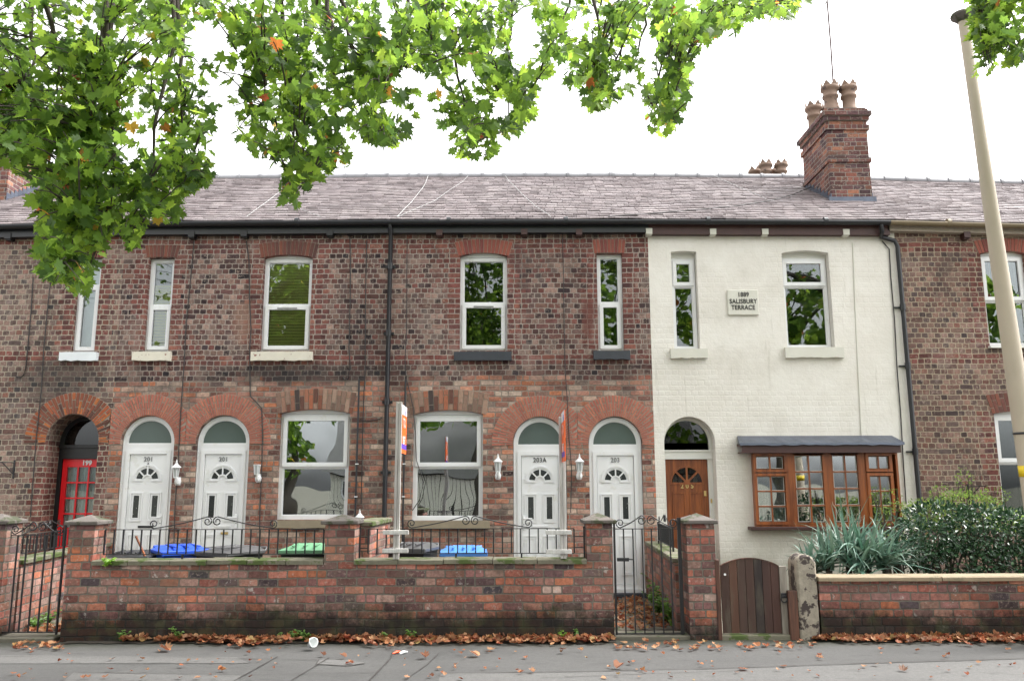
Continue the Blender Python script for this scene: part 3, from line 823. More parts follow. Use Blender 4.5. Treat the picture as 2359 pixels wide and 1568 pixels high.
ALL = {}
def house_base(num, X0, X1, label, wallmat, holes, zt0, group='terraced houses in one row'):
    h = empty('terraced_house', ((X0+X1)/2, YF, 0)); tag(h, label, 'house', group)
    ALL[num] = h
    e0, e1 = eave_z(X0+.001), eave_z(X1-.001)
    if num == 205: e1 = eave_z(fx(2060, 520))
    hf = [q[0] for q in holes]
    m = wall_mesh(X0, X1, -.3, (e0+e1)/2-.05, [], YF, .1) if not holes else None
    top = min(e0, e1)
    mb = wall_mesh(X0, X1, -.3, top, hf, YF, .22, zl=e0-.04, zr=e1-.04)
    for q in holes:
        if len(q) > 1:       # deeper porch
            pts = q[0]; n = len(pts); vs = [(a, YF+.22, b) for a, b in pts]+[(a, YF+q[1], b) for a, b in pts]
            mb.add(vs, [(i, (i+1) % n, (i+1) % n+n, i+n) for i in range(n)])
    mb.build('wall', wallmat, h)
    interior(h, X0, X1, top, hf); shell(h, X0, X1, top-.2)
    roof(h, X0, X1, num)
    return h, e0, e1

M['glass_tree'] = glass_mat('upper_bowed_glass', .006, 6.0, wscale=1.5)
# ---------- openings (left, right, top, bottom in the photograph, turned into metres)
zrow = lambda y: fz(1179, y)
SOOT = (fz(1179, 885), fz(1179, 838), .6)

# 199 -------------------------------------------------------------------------
w199 = rect(171, 226, 594, 811); d199c = fx(167, 1012); r199 = .41; zs199 = fz(167, 1014)
hol = [(opening_rect(w199[0], w199[1], w199[2], w199[3]),), (opening_arch(d199c, r199, -.02, zs199), .45)]
mat199 = facade_mat('brick_weathered_grey', PAL_199, None, 0, .2,
    [(w199[0]-.16, w199[1]+.16, w199[2]-.2, w199[3]), (d199c-r199-.12, d199c+r199+.16, 0, zs199)],
    [(fz(179, 835), fz(179, 812)), (fz(179, 566), fz(179, 543))],
    [(XB[0]-.9, fz(100, 870), 1.0, .5, (.035,.033,.034), .5)], mort=(.34,.29,.23))
H, e0, e1 = house_base(199, X197, XB[0], 'leftmost brick house in full view with a glazed red door in a deep arched porch', mat199, hol, 0)
gutter(H, X197, XB[0], e0, e1, M['black_plastic'], M['black_plastic'])
corbels(H, [(28, 549), (230, 545)], M['black_metal'])
W = upvc_window(H, *w199, ztr=fz(200, 657), label='narrow white window half hidden by leaves')
blind(w199[0]+.05, w199[1]-.05, w199[2]+.05, w199[3]-.05, YF+.2, W, 'lace', .03)
sill(H, fx(141, 822), fx(227, 822), fz(180, 832), fz(180, 812), 'white_sill', seed=1)
fan_voussoirs(H, M['vouss_red'], w199[0]-.03, w199[1]+.03, w199[3]+.005, .0, .21, 8, .05, seed=3)
voussoirs('door_arch', H, M['vouss_old'], d199c, zs199, r199+.01, r199+.345, -4, 184, 36, 2, seed=5, xmax=XB[0]-.01)
YD = YF+.40
fr = MB(); z1000, z1055 = at(180, 1024, YD).z, at(180, 1056, YD).z; zb = .12
fr.frame([(d199c+r199, zb)]+arc(d199c, zs199, r199, 0, 180, 24)+[(d199c-r199, zb)], [(d199c+r199-.07, zb)]+arc(d199c, zs199, r199-.06, 0, 180, 24)+[(d199c-r199+.07, zb)], YD, YD+.07, closed=False)
fr.box(d199c-r199+.06, d199c+r199-.06, YD-.03, YD+.05, z1055, z1000); fr.box(d199c-r199+.02, d199c+r199-.02, YD-.06, YD-.031, z1000-.05, z1000-.015)
F = fr.build('door_frame', M['black_metal'], H); F['label'] = 'glossy black arched door frame'
g = MB(); g.prism(arc(d199c, zs199, r199-.06, 8, 172, 20)+[(d199c-r199+.06, z1000), (d199c+r199-.06, z1000)], YD+.03, YD+.04); g.build('fanlight', M['glass_dark'], F)
lf = MB(); X0, X1 = d199c-r199+.07, d199c+r199-.07; lt = z1055-.003
zr = [lt-.13-.245*k for k in range(5)]
lf.box(X0, X1, YD+.02, YD+.05, zb, zr[4]); lf.rframe(X0, X1, zr[4], lt, .075, YD+.015, YD+.055, tb=.04)
lf.box(X0+.075, X1-.075, YD+.016, YD+.055, lt-.13, lt-.0751)
for k in (1, 2, 3): lf.box(X0+.075, X1-.075, YD+.012, YD+.05, zr[k]-.012, zr[k]+.012)
for k in (1, 2): x = X0+.075+(X1-X0-.15)*k/3; lf.box(x-.012, x+.012, YD+.013, YD+.05, zr[4]+.04, lt-.13)
lf.rframe(X0+.1, X1-.1, zb+.12, zr[4]-.08, .03, YD+.010, YD+.02)
D = lf.build('door', M['red_paint'], H); D['label'] = 'red door with twelve small panes'
for i in range(3):
    for j in range(4):
        wdt = (X1-X0-.15)/3; pane(X0+.075+wdt*i+.013, X0+.075+wdt*(i+1)-.013, zr[j+1]+.013 if j < 3 else zr[4]+.04, zr[j]-.013 if j else lt-.131, YD+.035, D)
drape(X0+.06, X1-.06, zr[4], lt-.1, YD+.085, D, 'lace', 'net_curtain', .012, .05)
text_mesh('199', .105, .004, M['upvc'], D, (d199c+.05, YD+.010, lt-.065), name='numeral', bold=.004)
h = MB(); h.cbox(X0+.012, X0+.045, YD+.0, YD+.014, zb+1.0, zb+1.06, .004); h.tube([(X0+.03, YD+.0, zb+1.03), (X0+.03, YD-.03, zb+1.03)], .016, 10); h.build('lock', M['chrome'], D)
st = MB(); st.cbox(d199c-.42, d199c+.42, YF-.25, YF+.45, -.02, .12, .015); st.build('doorstep', M['stone_sill'], H)

# 201 -------------------------------------------------------------------------
wa = rect(336, 395, 594, 809); wb = rect(603, 716, 587, 808); wg = rect(640, 803, 942, 1196)
dA = fx(340, 1018); dB = fx(513, 1018); zs = fz(430, 1018)
hol = [(opening_rect(*wa),), (opening_rect(wb[0], wb[1], wb[2], wb[3]-.05, .05),), (opening_rect(wg[0], wg[1], wg[2], wg[3]-.07, .07),),
       (opening_arch(dA, .418, -.02, zs),), (opening_arch(dB, .418, -.02, zs),)]
mat201 = facade_mat('brick_purple_headers', PAL_HEAD, PAL_LOW, fz(600, 876), .215,
    [(wa[0]-.14, wa[1]+.14, wa[2], wa[3]), (wb[0]-.18, wb[1]+.18, wb[2], wb[3])],
    [(fz(600, 842), fz(600, 812)), (fz(600, 590), fz(600, 552))],
    [(fx(560, 740), fz(560, 740), .22, .5, (.33,.20,.15), .5), (fx(850, 790), fz(850, 790), .40, .5, (.026,.024,.026), .25), (fx(700, 860), fz(700, 860), 2.2, .22, (.03,.028,.028), .4)], soot=SOOT)
H, e0, e1 = house_base(201, XB[0], XB[1], 'brick house with two white arched doors side by side and yellow blinds upstairs', mat201, hol, 0)
gutter(H, XB[0], XB[1], e0, e1, M['black_plastic'], M['black_plastic'])
corbels(H, [(447, 545), (567, 543), (763, 541)], M['black_metal'])
W = upvc_window(H, *wa, ztr=fz(365, 703)); blind(wa[0]+.05, wa[1]-.05, wa[2]+.04, fz(365, 650), YF+.145, W)
W = upvc_window(H, *wb, ztr=fz(660, 702), zsp=wb[3]-.05, rise=.05, vent=True); blind(wb[0]+.05, wb[1]-.05, wb[2]+.04, wb[3]-.08, YF+.145, W)
W = upvc_window(H, *wg, ztr=fz(720, 1074), zsp=wg[3]-.075, rise=.06, low='fixed', top='casement', glass=('glass_wavy', 'glass_tree'), t=.06)
drape(wg[0]+.95, wg[1]-.03, wg[2]+.03, wg[3]-.75, YF+.5, W, 'curtain', 'curtain', .02, .09)
sill(H, fx(308, 822), fx(396, 822), fz(350, 832), fz(350, 811), 'cream_sill', seed=2); sill(H, fx(580, 822), fx(721, 822), fz(650, 832), fz(650, 811), 'cream_sill', seed=3)
sill(H, fx(632, 1206), fx(812, 1206), fz(720, 1216), fz(720, 1197), 'stone_sill', seed=4)
fan_voussoirs(H, M['vouss_up'], wa[0]-.04, wa[1]+.04, wa[3]+.004, .008, .21, 9, .05, seed=7)
fan_voussoirs(H, M['vouss_up'], wb[0]-.05, wb[1]+.05, wb[3]-.05, .05, .235, 15, .05, seed=8)
fan_voussoirs(H, M['vouss_mix'], wg[0]-.04, wg[1]+.04, wg[3]-.07, .07, .33, 17, .05, 2, seed=9)
mid = (dA+dB)/2; zsr = zs
voussoirs('door_arch', H, M['vouss_door'], dA, zsr, .425, .755, -3, 183, 46, 2, seed=11, xmin=XB[0]+.0, xmax=mid-.003)
voussoirs('door_arch', H, M['vouss_door'], dB, zsr, .425, .755, -3, 183, 46, 2, seed=12, xmin=mid+.003)
def letterbox(d, cx, yy, z, mat, w_=.24, h_=.035):
    m = MB(); m.cbox(cx-w_/2, cx+w_/2, yy-.012, yy, z-h_/2, z+h_/2, .003); return m.build('letterbox', M[mat], d)
d, cx, yy, Z = upvc_door(H, 340, 0, [('201', 1057, .098), ('A', 1070, .098)], 1)
letterbox(d, cx+.03, yy, Z(1213), 'black_metal')
d, cx, yy, Z = upvc_door(H, 513, 0, [('201', 1057, .098)], 1)
letterbox(d, cx+.05, yy, Z(1212), 'upvc'); m = MB(); m.box(cx+.03, cx+.14, yy-.03, yy-.012, Z(1230), Z(1225)); m.build('folded_paper', M['brass'], d)

# 203 -------------------------------------------------------------------------
wa = rect(1059, 1168, 582, 807); wb = rect(1376, 1435, 584, 807); wg = rect(950, 1112, 944, 1198)
dA = fx(1243, 1021); dB = fx(1417, 1021); zs = fz(1330, 1021)
hol = [(opening_rect(wa[0], wa[1], wa[2], wa[3]-.06, .06),), (opening_rect(*wb),), (opening_rect(wg[0], wg[1], wg[2], wg[3]-.07, .07),),
       (opening_arch(dA, .418, -.02, zs),), (opening_arch(dB, .418, -.02, zs),)]
mat203 = facade_mat('brick_dark_headers', PAL_HEAD, PAL_LOW, fz(1200, 868), .215,
    [(wa[0]-.2, wa[1]+.2, wa[2], wa[3]), (wb[0]-.16, wb[1]+.2, wb[2], wb[3]), (dB+.42, XB[2]+.3, -.3, fz(1480, 1010))],
    [(fz(1200, 836), fz(1200, 812)), (fz(1200, 588), fz(1200, 551))],
    [(fx(1355, 720), fz(1355, 730), .13, .45, (.13,.05,.04), .7)], soot=(fz(1200, 878), fz(1200, 838), .55))
H, e0, e1 = house_base(203, XB[1], XB[2], 'brick house with dark slate sills, two arched white doors and reflections in its big window', mat203, hol, 0)
gutter(H, XB[1], XB[2], e0, e1, M['black_plastic'], M['black_plastic'])
corbels(H, [(1013, 541), (1207, 539), (1332, 540)], M['fascia_brown'])
W = upvc_window(H, *wa, ztr=fz(1113, 698), zsp=wa[3]-.065, rise=.055, vent=True)
W = upvc_window(H, *wb, ztr=fz(1405, 697))
W = upvc_window(H, *wg, ztr=fz(1031, 1074), zsp=wg[3]-.075, rise=.06, low='fixed', top='casement', glass=('glass_wavy', 'glass_tree'), t=.055)
sill(H, fx(1046, 820), fx(1178, 820), fz(1112, 831), fz(1112, 811), 'slate_sill', seed=5, chip=False); sill(H, fx(1366, 820), fx(1450, 820), fz(1405, 829), fz(1405, 809), 'slate_sill', seed=6)
sill(H, fx(942, 1206), fx(1128, 1206), fz(1035, 1217), fz(1035, 1199), 'stone_sill', seed=7)
fan_voussoirs(H, M['vouss_red'], wa[0]-.03, wa[1]+.03, wa[3]-.06, .055, .235, 14, .07, seed=17)
fan_voussoirs(H, M['vouss_red'], wb[0]-.04, wb[1]+.04, wb[3]+.004, .01, .23, 9, .03, seed=18)
fan_voussoirs(H, M['vouss_mix'], wg[0]-.05, wg[1]+.05, wg[3]-.07, .07, .33, 16, .05, 2, seed=19)
mid = (dA+dB)/2
voussoirs('door_arch', H, M['vouss_door'], dA, zs, .425, .755, -3, 183, 46, 2, seed=21, xmax=mid-.003)
voussoirs('door_arch', H, M['vouss_door'], dB, zs, .425, .755, -3, 183, 46, 2, seed=22, xmin=mid+.003, xmax=XB[2]-.005)
d, cx, yy, Z = upvc_door(H, 1243, 3, [('203A', 1056, .098)], -1, extra='ink'); letterbox(d, cx, yy, Z(1209), 'upvc')
d, cx, yy, Z = upvc_door(H, 1417, 3, [('203', 1056, .098)], -1); letterbox(d, cx-.02, yy, Z(1211), 'upvc', .2)
st = MB(); st.cbox(cx-.42, cx+.42, YF-.02, YF+.3, -.02, Z(1353)-.06, .01); st.build('doorstep', M['slate_sill'], H)

# 205 -------------------------------------------------------------------------
wa = rect(1549, 1608, 578, 803); wb = rect(1806, 1915, 577, 800); bay = rect(1733, 2064, 1042, 1211)
dC = fx(1588, 1018); zs = fz(1588, 1018); r205 = .40
bay_h = opening_rect(bay[0]+.03, bay[1]-.03, bay[2]+.03, bay[3]-.02)
hol = [(opening_rect(wa[0], wa[1], wa[2], wa[3]-.015, .015),), (opening_rect(wb[0], wb[1], wb[2], wb[3]-.045, .045),), (bay_h,), (opening_arch(dC, r205, -.02, zs), .3)]
H, e0, e1 = house_base(205, XB[2], XB[3], 'cream painted house with a name plaque, wooden door and brown timber box window', M['painted'], hol, 0)
gutter(H, XB[2], fx(2040, 516), e0, e1+.0, M['black_plastic'], M['fascia_brown'], fh=.2)
corbels(H, [(1492, 538), (1638, 539), (1757, 539), (1942, 540)], M['render_sill'])
for (w_, cxp) in ((wa, 1578), (wb, 1862)):
    # frames sit deeper here, pale reveals show above the top light
    W = upvc_window(H, w_[0]+.01, w_[1]-.01, w_[2], w_[3]-.10, ztr=fz(cxp, 655), y=YF+.13, low='fixed', top='casement', t=.05)
    m = MB(); m.box(w_[0], w_[1], YF+.14, YF+.2, w_[3]-.10, w_[3]-.002); m.build('head_panel', M['white_paint'], W)
sill(H, fx(1543, 815), fx(1628, 815), fz(1585, 826), fz(1585, 804), 'render_sill', seed=8); sill(H, fx(1806, 812), fx(1940, 812), fz(1873, 825), fz(1873, 801), 'render_sill', seed=9)
pl = MB(); a = rect(1674, 1746, 668, 727); pl.cbox(a[0], a[1], YF-.035, YF-.001, a[2], a[3], .014); Pq = pl.build('name_plaque', M['render_sill'], H)
for body, yc in (('1889', 680), ('SALISBURY', 695.5), ('TERRACE', 709.5)):
    text_mesh(body, .105, .004, M['ink'], Pq, (fx(1710, yc), YF-.037, fz(1710, yc)), name='lettering', bold=.002, sx=.82, spacing=1.08)
YD = YF+.24
fr = MB(); zt1, zt0 = at(1590, 1036, YD).z, at(1590, 1057, YD).z; zb = .1
fr.frame([(dC+r205, zt1)]+arc(dC, zs, r205, 0, 180, 24)+[(dC-r205, zt1)], [(dC+r205-.04, zt1)]+arc(dC, zs, r205-.045, 0, 180, 24)+[(dC-r205+.04, zt1)], YD, YD+.06, closed=False)
fr.box(dC-r205, dC+r205, YD-.02, YD+.06, zt0, zt1); fr.box(dC-r205, dC+r205, YD-.04, YD-.021, zt1-.025, zt1)
fr.box(dC-r205, dC-r205+.05, YD, YD+.06, zb, zt0); fr.box(dC+r205-.075, dC+r205, YD, YD+.06, zb, zt0)
F = fr.build('door_frame', M['white_paint'], H)
g = MB(); g.prism(arc(dC, zs, r205-.045, 0, 180, 20), YD+.03, YD+.036); g.build('fanlight', M['glass_dark'], F)
X0, X1 = dC-r205+.052, dC+r205-.077; cc = (X0+X1)/2; lt = zt0-.004
lf = MB(); lf.box(X0, X1, YD+.02, YD+.05, zb, lt)
D = lf.build('door', M['wood'], H); D['label'] = 'varnished wooden door with a sunburst light'
k = MB(); yy = YD+.02; zc = at(1588, 1111, YD).z
k.frame(arc(cc, zc, .265, 0, 180, 18), arc(cc, zc, .24, 0, 180, 18), yy-.012, yy, closed=False)
for a in (45, 90, 135):
    T = Matrix.Translation((cc, 0, zc)) @ Matrix.Rotation(-R(a-90), 4, 'Y'); k.box(-.016, .016, yy-.011, yy, .03, .245, M=T)
k.box(cc-.265, cc+.265, yy-.0125, yy, zc-.03, zc+.004)
k.prism(arc(cc, zc, .05, 0, 180, 8), yy-.013, yy)
for s in (-1, 1):
    k.rframe(cc+s*.135-.105, cc+s*.135+.105, zb+.75, zc-.15, .022, yy-.012, yy); k.rframe(cc+s*.135-.105, cc+s*.135+.105, zb+.15, zb+.62, .022, yy-.012, yy)
k.build('moulding', M['wood'], D)
for a0, a1 in ((2, 41), (49, 86), (94, 131), (139, 178)):
    gm = MB(); gm.prism(arc(cc, zc, .235, a0, a1, 6)+arc(cc, zc, .055, a1, a0, 3), yy-.003, yy); gm.build('door_pane', M['door_glass'] if False else M['glass_dark'], D)
text_mesh('205', .10, .004, M['brass'], D, (cc, yy-.005, at(1588, 1119, YD).z), name='numeral', spacing=1.6, bold=.002)
h = MB(); h.cbox(X1-.075, X1-.035, yy-.02, yy, at(1620, 1142, YD).z, at(1620, 1130, YD).z, .004); h.build('lock', M['brass'], D)
h = MB(); h.cbox(dC+r205-.055, dC+r205-.03, YD-.012, YD, at(1637, 1158, YD).z, at(1637, 1148, YD).z, .003); h.build('doorbell', M['brass'], F)
# plaster pilaster edge beside the porch
# timber box window
B = empty('box_window'); B.parent = H; B.matrix_parent_inverse = Matrix.LocRotScale(H.location, H.rotation_euler, H.scale).inverted()
bpy.data.objects.remove(B)
YB = YF-.13; fr = MB(); x0, x1, z0, z1 = bay
fr.rframe(x0, x1, z0, z1, .035, YB, YB+.10); fr.box(x0, x0+.04, YB+.1, YF, z0, z1); fr.box(x1-.04, x1, YB+.1, YF, z0, z1)
posts = []
def bx_(pxa, pxb): ym = 1120; return at(pxa, ym, YB).x, at(pxb, ym, YB).x
cA, cB, cCc, cD = bx_(1737, 1815), bx_(1829, 1902), bx_(1916, 1983), bx_(1997, 2058)
for (u, v) in ((cA[1], cB[0]), (cB[1], cCc[0]), (cCc[1], cD[0])): fr.box(u, v, YB+.002, YB+.10, z0+.035, z1-.035)
BW = fr.build('window', M['wood'], H); BW['label'] = 'wide brown timber box window with small panes'
def grid(cx_, za, zb_, nx, ny, proud, t=.045):
    m = MB(); m.rframe(cx_[0], cx_[1], za, zb_, t, YB-proud, YB+.06)
    ia, ib, ja, jb = cx_[0]+t, cx_[1]-t, za+t, zb_-t
    for i in range(1, nx): x = ia+(ib-ia)*i/nx; m.box(x-.011, x+.011, YB+.005, YB+.05, ja, jb)
    for j in range(1, ny): z = ja+(jb-ja)*j/ny; m.box(ia, ib, YB+.004, YB+.05, z-.011, z+.011)
    m.build('casement' if proud else 'glazing_bar', M['wood'], BW)
    for i in range(nx):
        for j in range(ny):
            a, b = ia+(ib-ia)*i/nx+.012, ia+(ib-ia)*(i+1)/nx-.012; c, d_ = ja+(jb-ja)*j/ny+.012, ja+(jb-ja)*(j+1)/ny-.012
            pane(a, b, c, d_, YB+.03, BW, 'glass_wavy')
            q = MB(); q.rframe(a-.001, b+.001, c-.001, d_+.001, .0055, YB+.022, YB+.029); q.build('putty_line', M['white_paint'], BW)
zm = at(1780, 1088, YB).z
for cx_ in (cA, cD): grid(cx_, z0+.03, zm-.008, 2, 3, .02); grid(cx_, zm+.008, z1-.012, 2, 1, .02)
for cx_ in (cB, cCc): grid(cx_, z0+.03, z1-.012, 2, 4, 0, .03)
drape(x0+.08, x0+.55, z0+.05, z1-.3, YF+.1, BW, 'lace', 'net_curtain', .012, .045)
s_ = MB(); s_.cbox(at(1727, 1214, YB).x, at(2076, 1214, YB).x, YB-.07, YF, z0-.05, z0-.001, .006); s_.build('sill', M['fascia_brown'], H)
YC = YF-.30; c0, c1 = at(1703, 1020, YC).x, at(2083, 1020, YC).x; zt_, zl_ = fz(1890, 1006), at(1890, 1019, YC).z
cn = MB(); n = 26; vs = []; rnd = random.Random(3)
for i in range(n+1):
    x = c0+(c1-c0)*i/n; e = rnd.uniform(-.006, .006); xw = x+(.05 if i == 0 else -.05 if i == n else 0)
    vs += [(xw, YF-.002, zt_+.02), (x, YC, zl_+e), (x, YC-.006, zl_-.035+e*1.6), (x, YC+.02, zl_-.04+e)]
F_ = []
for i in range(n):
    for k_ in range(3): F_.append((4*i+k_, 4*i+k_+1, 4*i+4+k_+1, 4*i+4+k_))
cn.add(vs, F_); cn.add([vs[0], vs[1], (c0+.05, YF-.002, zl_-.03)], [(0, 1, 2)]); cn.add([vs[-4], vs[-3], (c1-.05, YF-.002, zl_-.03)], [(0, 2, 1)])
CN = cn.build('canopy', M['lead'], H)
fb = MB(); fb.box(c0+.035, c1-.035, YC+.025, YF-.002, zl_-.045, zl_-.006); fb.box(c0+.045, c1-.045, YC+.035, YC+.06, at(1890, 1042, YC).z, zl_-.046); fb.box(c0+.045, c1-.045, YC+.0605, YF-.003, at(1890, 1042, YC).z, at(1890, 1042, YC).z+.02)
fb.build('canopy_fascia', M['fascia_brown'], CN)
# chimney where it meets the roof
def roof_hit(px, py, X0, X1):
    e0_, e1_, r0_, r1_ = eave_z(X0+.001), eave_z(X1-.001), ridge_z(X0), ridge_z(X1); best = None
    for i in range(400):
        Y = EAVE_Y+4.1*i/400; p = at(px, py, Y); s = (p.x-X0)/(X1-X0); q = (Y-EAVE_Y)/(RIDGE_Y-EAVE_Y)
        z = (e0_+(e1_-e0_)*s)*(1-q)+(r0_+(r1_-r0_)*s)*q
        if best is None or abs(z-p.z) < best[0]: best = (abs(z-p.z), Y, p)
    return best[2]
p1 = roof_hit(1916, 463, XB[2], XB[3]); p2 = roof_hit(2011, 463, XB[2], XB[3]); p3 = roof_hit(1868, 434, XB[2], XB[3])
yf, yb = p1.y, max(p1.y+.75, p3.y)
zt = at(1960, 252, yf).z; cx0, cx1 = p1.x, p2.x-.02
def pots4(x0, x1, y0, y1): return [(x0+.2, y0+.22), (x1-.2, y0+.22), (x0+.2, y1-.22), (x1-.2, y1-.22)]
CHM = chimney(H, cx0, cx1, yf, yb, p1.z-.35, zt, pots4(cx0, cx1, yf, yb))
fl = MB()      # stepped lead flashing
slope = (ridge_z(cx0)-eave_z(cx0))/(RIDGE_Y-EAVE_Y)
for k_ in range(8):
    y = yf+(yb-yf)*k_/8; z = p1.z+(y-yf)*slope
    for xx, s_ in ((cx0, -1), (cx1, 1)): fl.box(min(xx, xx+s_*.012), max(xx, xx+s_*.012), y, y+(yb-yf)/8-.004, z-.06, z+.15+.02*(k_ % 2))
fl.box(cx0-.06, cx1+.06, yf-.03, yf-.003, p1.z-.05, p1.z+.07)
fl.build('flashing', M['lead'], CHM)
# chimney at the back slope, only its pots show over the ridge
yb2 = RIDGE_Y+2.4; m0, m1 = at(1733, 400, yb2), at(1818, 400, yb2)
zt2 = at(1775, 402, yb2).z
CH2 = chimney(H, m0.x+.10, m1.x+.06, yb2, yb2+.85, zt2-2.2, zt2-.21, [(at(1770, 400, yb2).x, yb2+.2), (at(1806, 400, yb2).x, yb2+.2), (at(1757, 400, yb2).x, yb2+.65), (at(1798, 400, yb2).x, yb2+.65)])

# 207 -------------------------------------------------------------------------
wu = rect(2268, 2372, 578, 797); wl = rect(2300, 2455, 945, 1188)
hol = [(opening_rect(wu[0], wu[1], wu[2], wu[3]-.05, .05),), (opening_rect(wl[0], wl[1], wl[2], wl[3]-.05, .05),)]
mat207 = facade_mat('brick_brown_headers', PAL_207, None, 0, .2,
    [(wu[0]-.2, wu[1]+.2, wu[2], wu[3]), (wl[0]-.2, wl[1]+.2, wl[2], wl[3])],
    [(fz(2200, 838), fz(2200, 812)), (fz(2200, 580), fz(2200, 557))], [], mort=(.33,.27,.20))
H, e0, e1 = house_base(207, XB[3], X209, 'brown brick house at the right end with tan gutter, partly behind the lamp post', mat207, hol, 0)
gutter(H, XB[3]-.15, X209, e0, e1, M['gutter_tan'], M['mortar'], fh=.13)
corbels(H, [(2218, 546)], M['fascia_brown'])
upvc_window(H, *wu, ztr=fz(2320, 690), zsp=wu[3]-.055, rise=.045, low='fixed', top='casement')
W = upvc_window(H, *wl, ztr=fz(2380, 1064), zsp=wl[3]-.055, rise=.045, low='fixed', top='casement')
sill(H, wu[0]-.03, wu[1]+.03, wu[2]-.035, wu[2]-.002, 'white_paint', seed=10, chip=False); sill(H, wl[0]-.03, wl[1]+.03, wl[2]-.04, wl[2]-.002, 'white_paint', seed=11, chip=False)
fan_voussoirs(H, M['vouss_red'], wu[0]-.03, wu[1]+.03, wu[3]-.05, .05, .22, 15, .07, seed=27)
fan_voussoirs(H, M['vouss_up'], wl[0]-.03, wl[1]+.03, wl[3]-.05, .05, .30, 18, .08, 2, seed=28)

# the next houses along, of which the photograph shows roof and a strip of wall
for num, a_, b_, lab in ((197, X195, X197, 'brick house beyond the red door house, cut by the left edge'), (211, X209, X211, 'brick house beyond the lamp post, cut by the right edge')):
    c_ = (a_+b_)/2; z_ = fz(900, 805)
    hw = [(c_-.4, c_+.4, z_, z_+1.5), (c_-.55, c_+.55, .9, 2.5)]
    H, e0, e1 = house_base(num, a_, b_, lab, mat199 if num == 197 else mat207, [(opening_rect(*q),) for q in hw], 0)
    gutter(H, a_, b_, e0, e1, M['black_plastic'] if num == 197 else M['gutter_tan'], M['fascia_brown'], fh=.13)
    for q in hw: upvc_window(H, *q, ztr=(q[2]+q[3])/2); sill(H, q[0]-.08, q[1]+.08, q[2]-.12, q[2]-.001, 'stone_sill')
H = ALL[199]
q1 = roof_hit(8, 462, X197, XB[0]); yl = q1.y; xr = at(14, 455, yl).x
CHL = chimney(H, xr-.72, xr, yl, yl+.95, q1.z-.5, q1.z+1.75, pots4(xr-.72, xr, yl, yl+.95))
fl = MB()
for k_ in range(8):
    y = yl+.95*k_/8; z = q1.z+(y-yl)*slope; fl.box(xr, xr+.012, y, y+.115, z-.06, z+.16)
fl.build('flashing', M['lead'], CHL)

# ------------------------------------------------------------------ pipes and cables on the walls
def pipe(name, parent, pts, r, mat, clips=(), n=8):
    m = MB(); m.tube(pts, r, n)
    for (x, z) in clips: m.box(x-r-.03, x+r+.03, YF-.03, YF-.001, z-.02, z+.02)
    return m.build(name, mat, parent)
xd = XB[1]; H = ALL[203]
zt = eave_z(xd)
pm = MB(); pm.tube([(xd, EAVE_Y-.03, zt-.06), (xd, EAVE_Y-.03, zt-.13), (xd, YF-.06, zt-.27), (xd, YF-.06, .1)], .036, 10)
for z in (5.2, 4.1, 3.0, 1.9, .9): pm.tube([(xd, YF-.06, z-.05), (xd, YF-.06, z+.05)], .045, 10); pm.box(xd-.08, xd+.08, YF-.03, YF-.001, z-.02, z+.02)
pm.build('downpipe', M['black_plastic'], H)
H = ALL[205]; xa = fx(2018, 525); xb_ = fx(2087, 850)
zt = eave_z(xa)
pm = MB(); pm.tube([(xa, EAVE_Y-.03, zt-.05), (xa, EAVE_Y-.03, zt-.19), (xa+.04, YF-.06, zt-.24), (xb_-.04, YF-.06, fz(2058, 557)), (xb_, YF-.06, fz(2064, 570)), (xb_, YF-.06, .3)], .036, 10)
for z in (4.5, 3.55, 2.2, 1.3): pm.tube([(xb_, YF-.06, z-.05), (xb_, YF-.06, z+.05)], .045, 10); pm.box(xb_-.12, xb_+.05, YF-.03, YF-.001, z-.012, z+.012)
pm.build('downpipe', M['black_plastic'], H)
cab = 'telephone and aerial cables run down the house fronts'
def cable(pxs, label, r=.008, mat='cable', off=.02, group=cab):
    pts = [(fx(a, b), YF-off-.004*math.sin(i*2.1), fz(a, b)) for i, (a, b) in enumerate(pxs)]
    fine = []
    for p, q in zip(pts, pts[1:]):
        n = max(1, int((Vector(p)-Vector(q)).length/.4))
        for i in range(n): f = i/n; fine.append(tuple(p[k]+(q[k]-p[k])*f+(.006*math.sin(9*(i+len(fine)))) * (k == 0) for k in range(3)))
    fine.append(pts[-1]); m = MB(); m.tube(fine, r, 6); o = m.build('cable', M[mat])
    tag(o, label, 'cable', group); return o
cable([(78, 640), (73, 720), (66, 800), (60, 850), (57, 864), (48, 869), (38, 867)], 'black cable with a hooked end left of the red door', .009)
cable([(121, 620), (112, 700), (103, 800), (96, 900), (86, 1010), (76, 1130), (72, 1190)], 'thin cable running down to the left side of the red door arch')
cable([(448, 556), (440, 640), (431, 740), (424, 840), (416, 960), (412, 1060), (404, 1170), (402, 1250)], 'long straight cable between the two left arched doors')
cable([(568, 556), (574, 600), (576, 690), (578, 760), (577, 800), (576, 900), (578, 913), (590, 925), (603, 940), (606, 1000), (603, 1080), (600, 1180), (598, 1280)], 'black cable bending round the arch right of the second white door', .009)
cable([(793, 530), (806, 548), (808, 600), (806, 700), (805, 800), (806, 845), (802, 872), (794, 876), (790, 868)], 'grey cable ending in a hook left of the downpipe', .009)
cable([(845, 556), (843, 700), (842, 860), (838, 900), (836, 1000), (832, 1160)], 'thin cable just left of the black downpipe')
cable([(1295, 535), (1297, 640), (1299, 720), (1302, 850), (1306, 930), (1311, 1010), (1316, 1080), (1314, 1180)], 'thin cable running down between the two white doors of the dark silled house', .007)
cable([(1963, 560), (1966, 640), (1971, 740), (1977, 860), (1983, 1000)], 'cable painted over in cream on the rendered wall', .009, 'render_sill', .006)
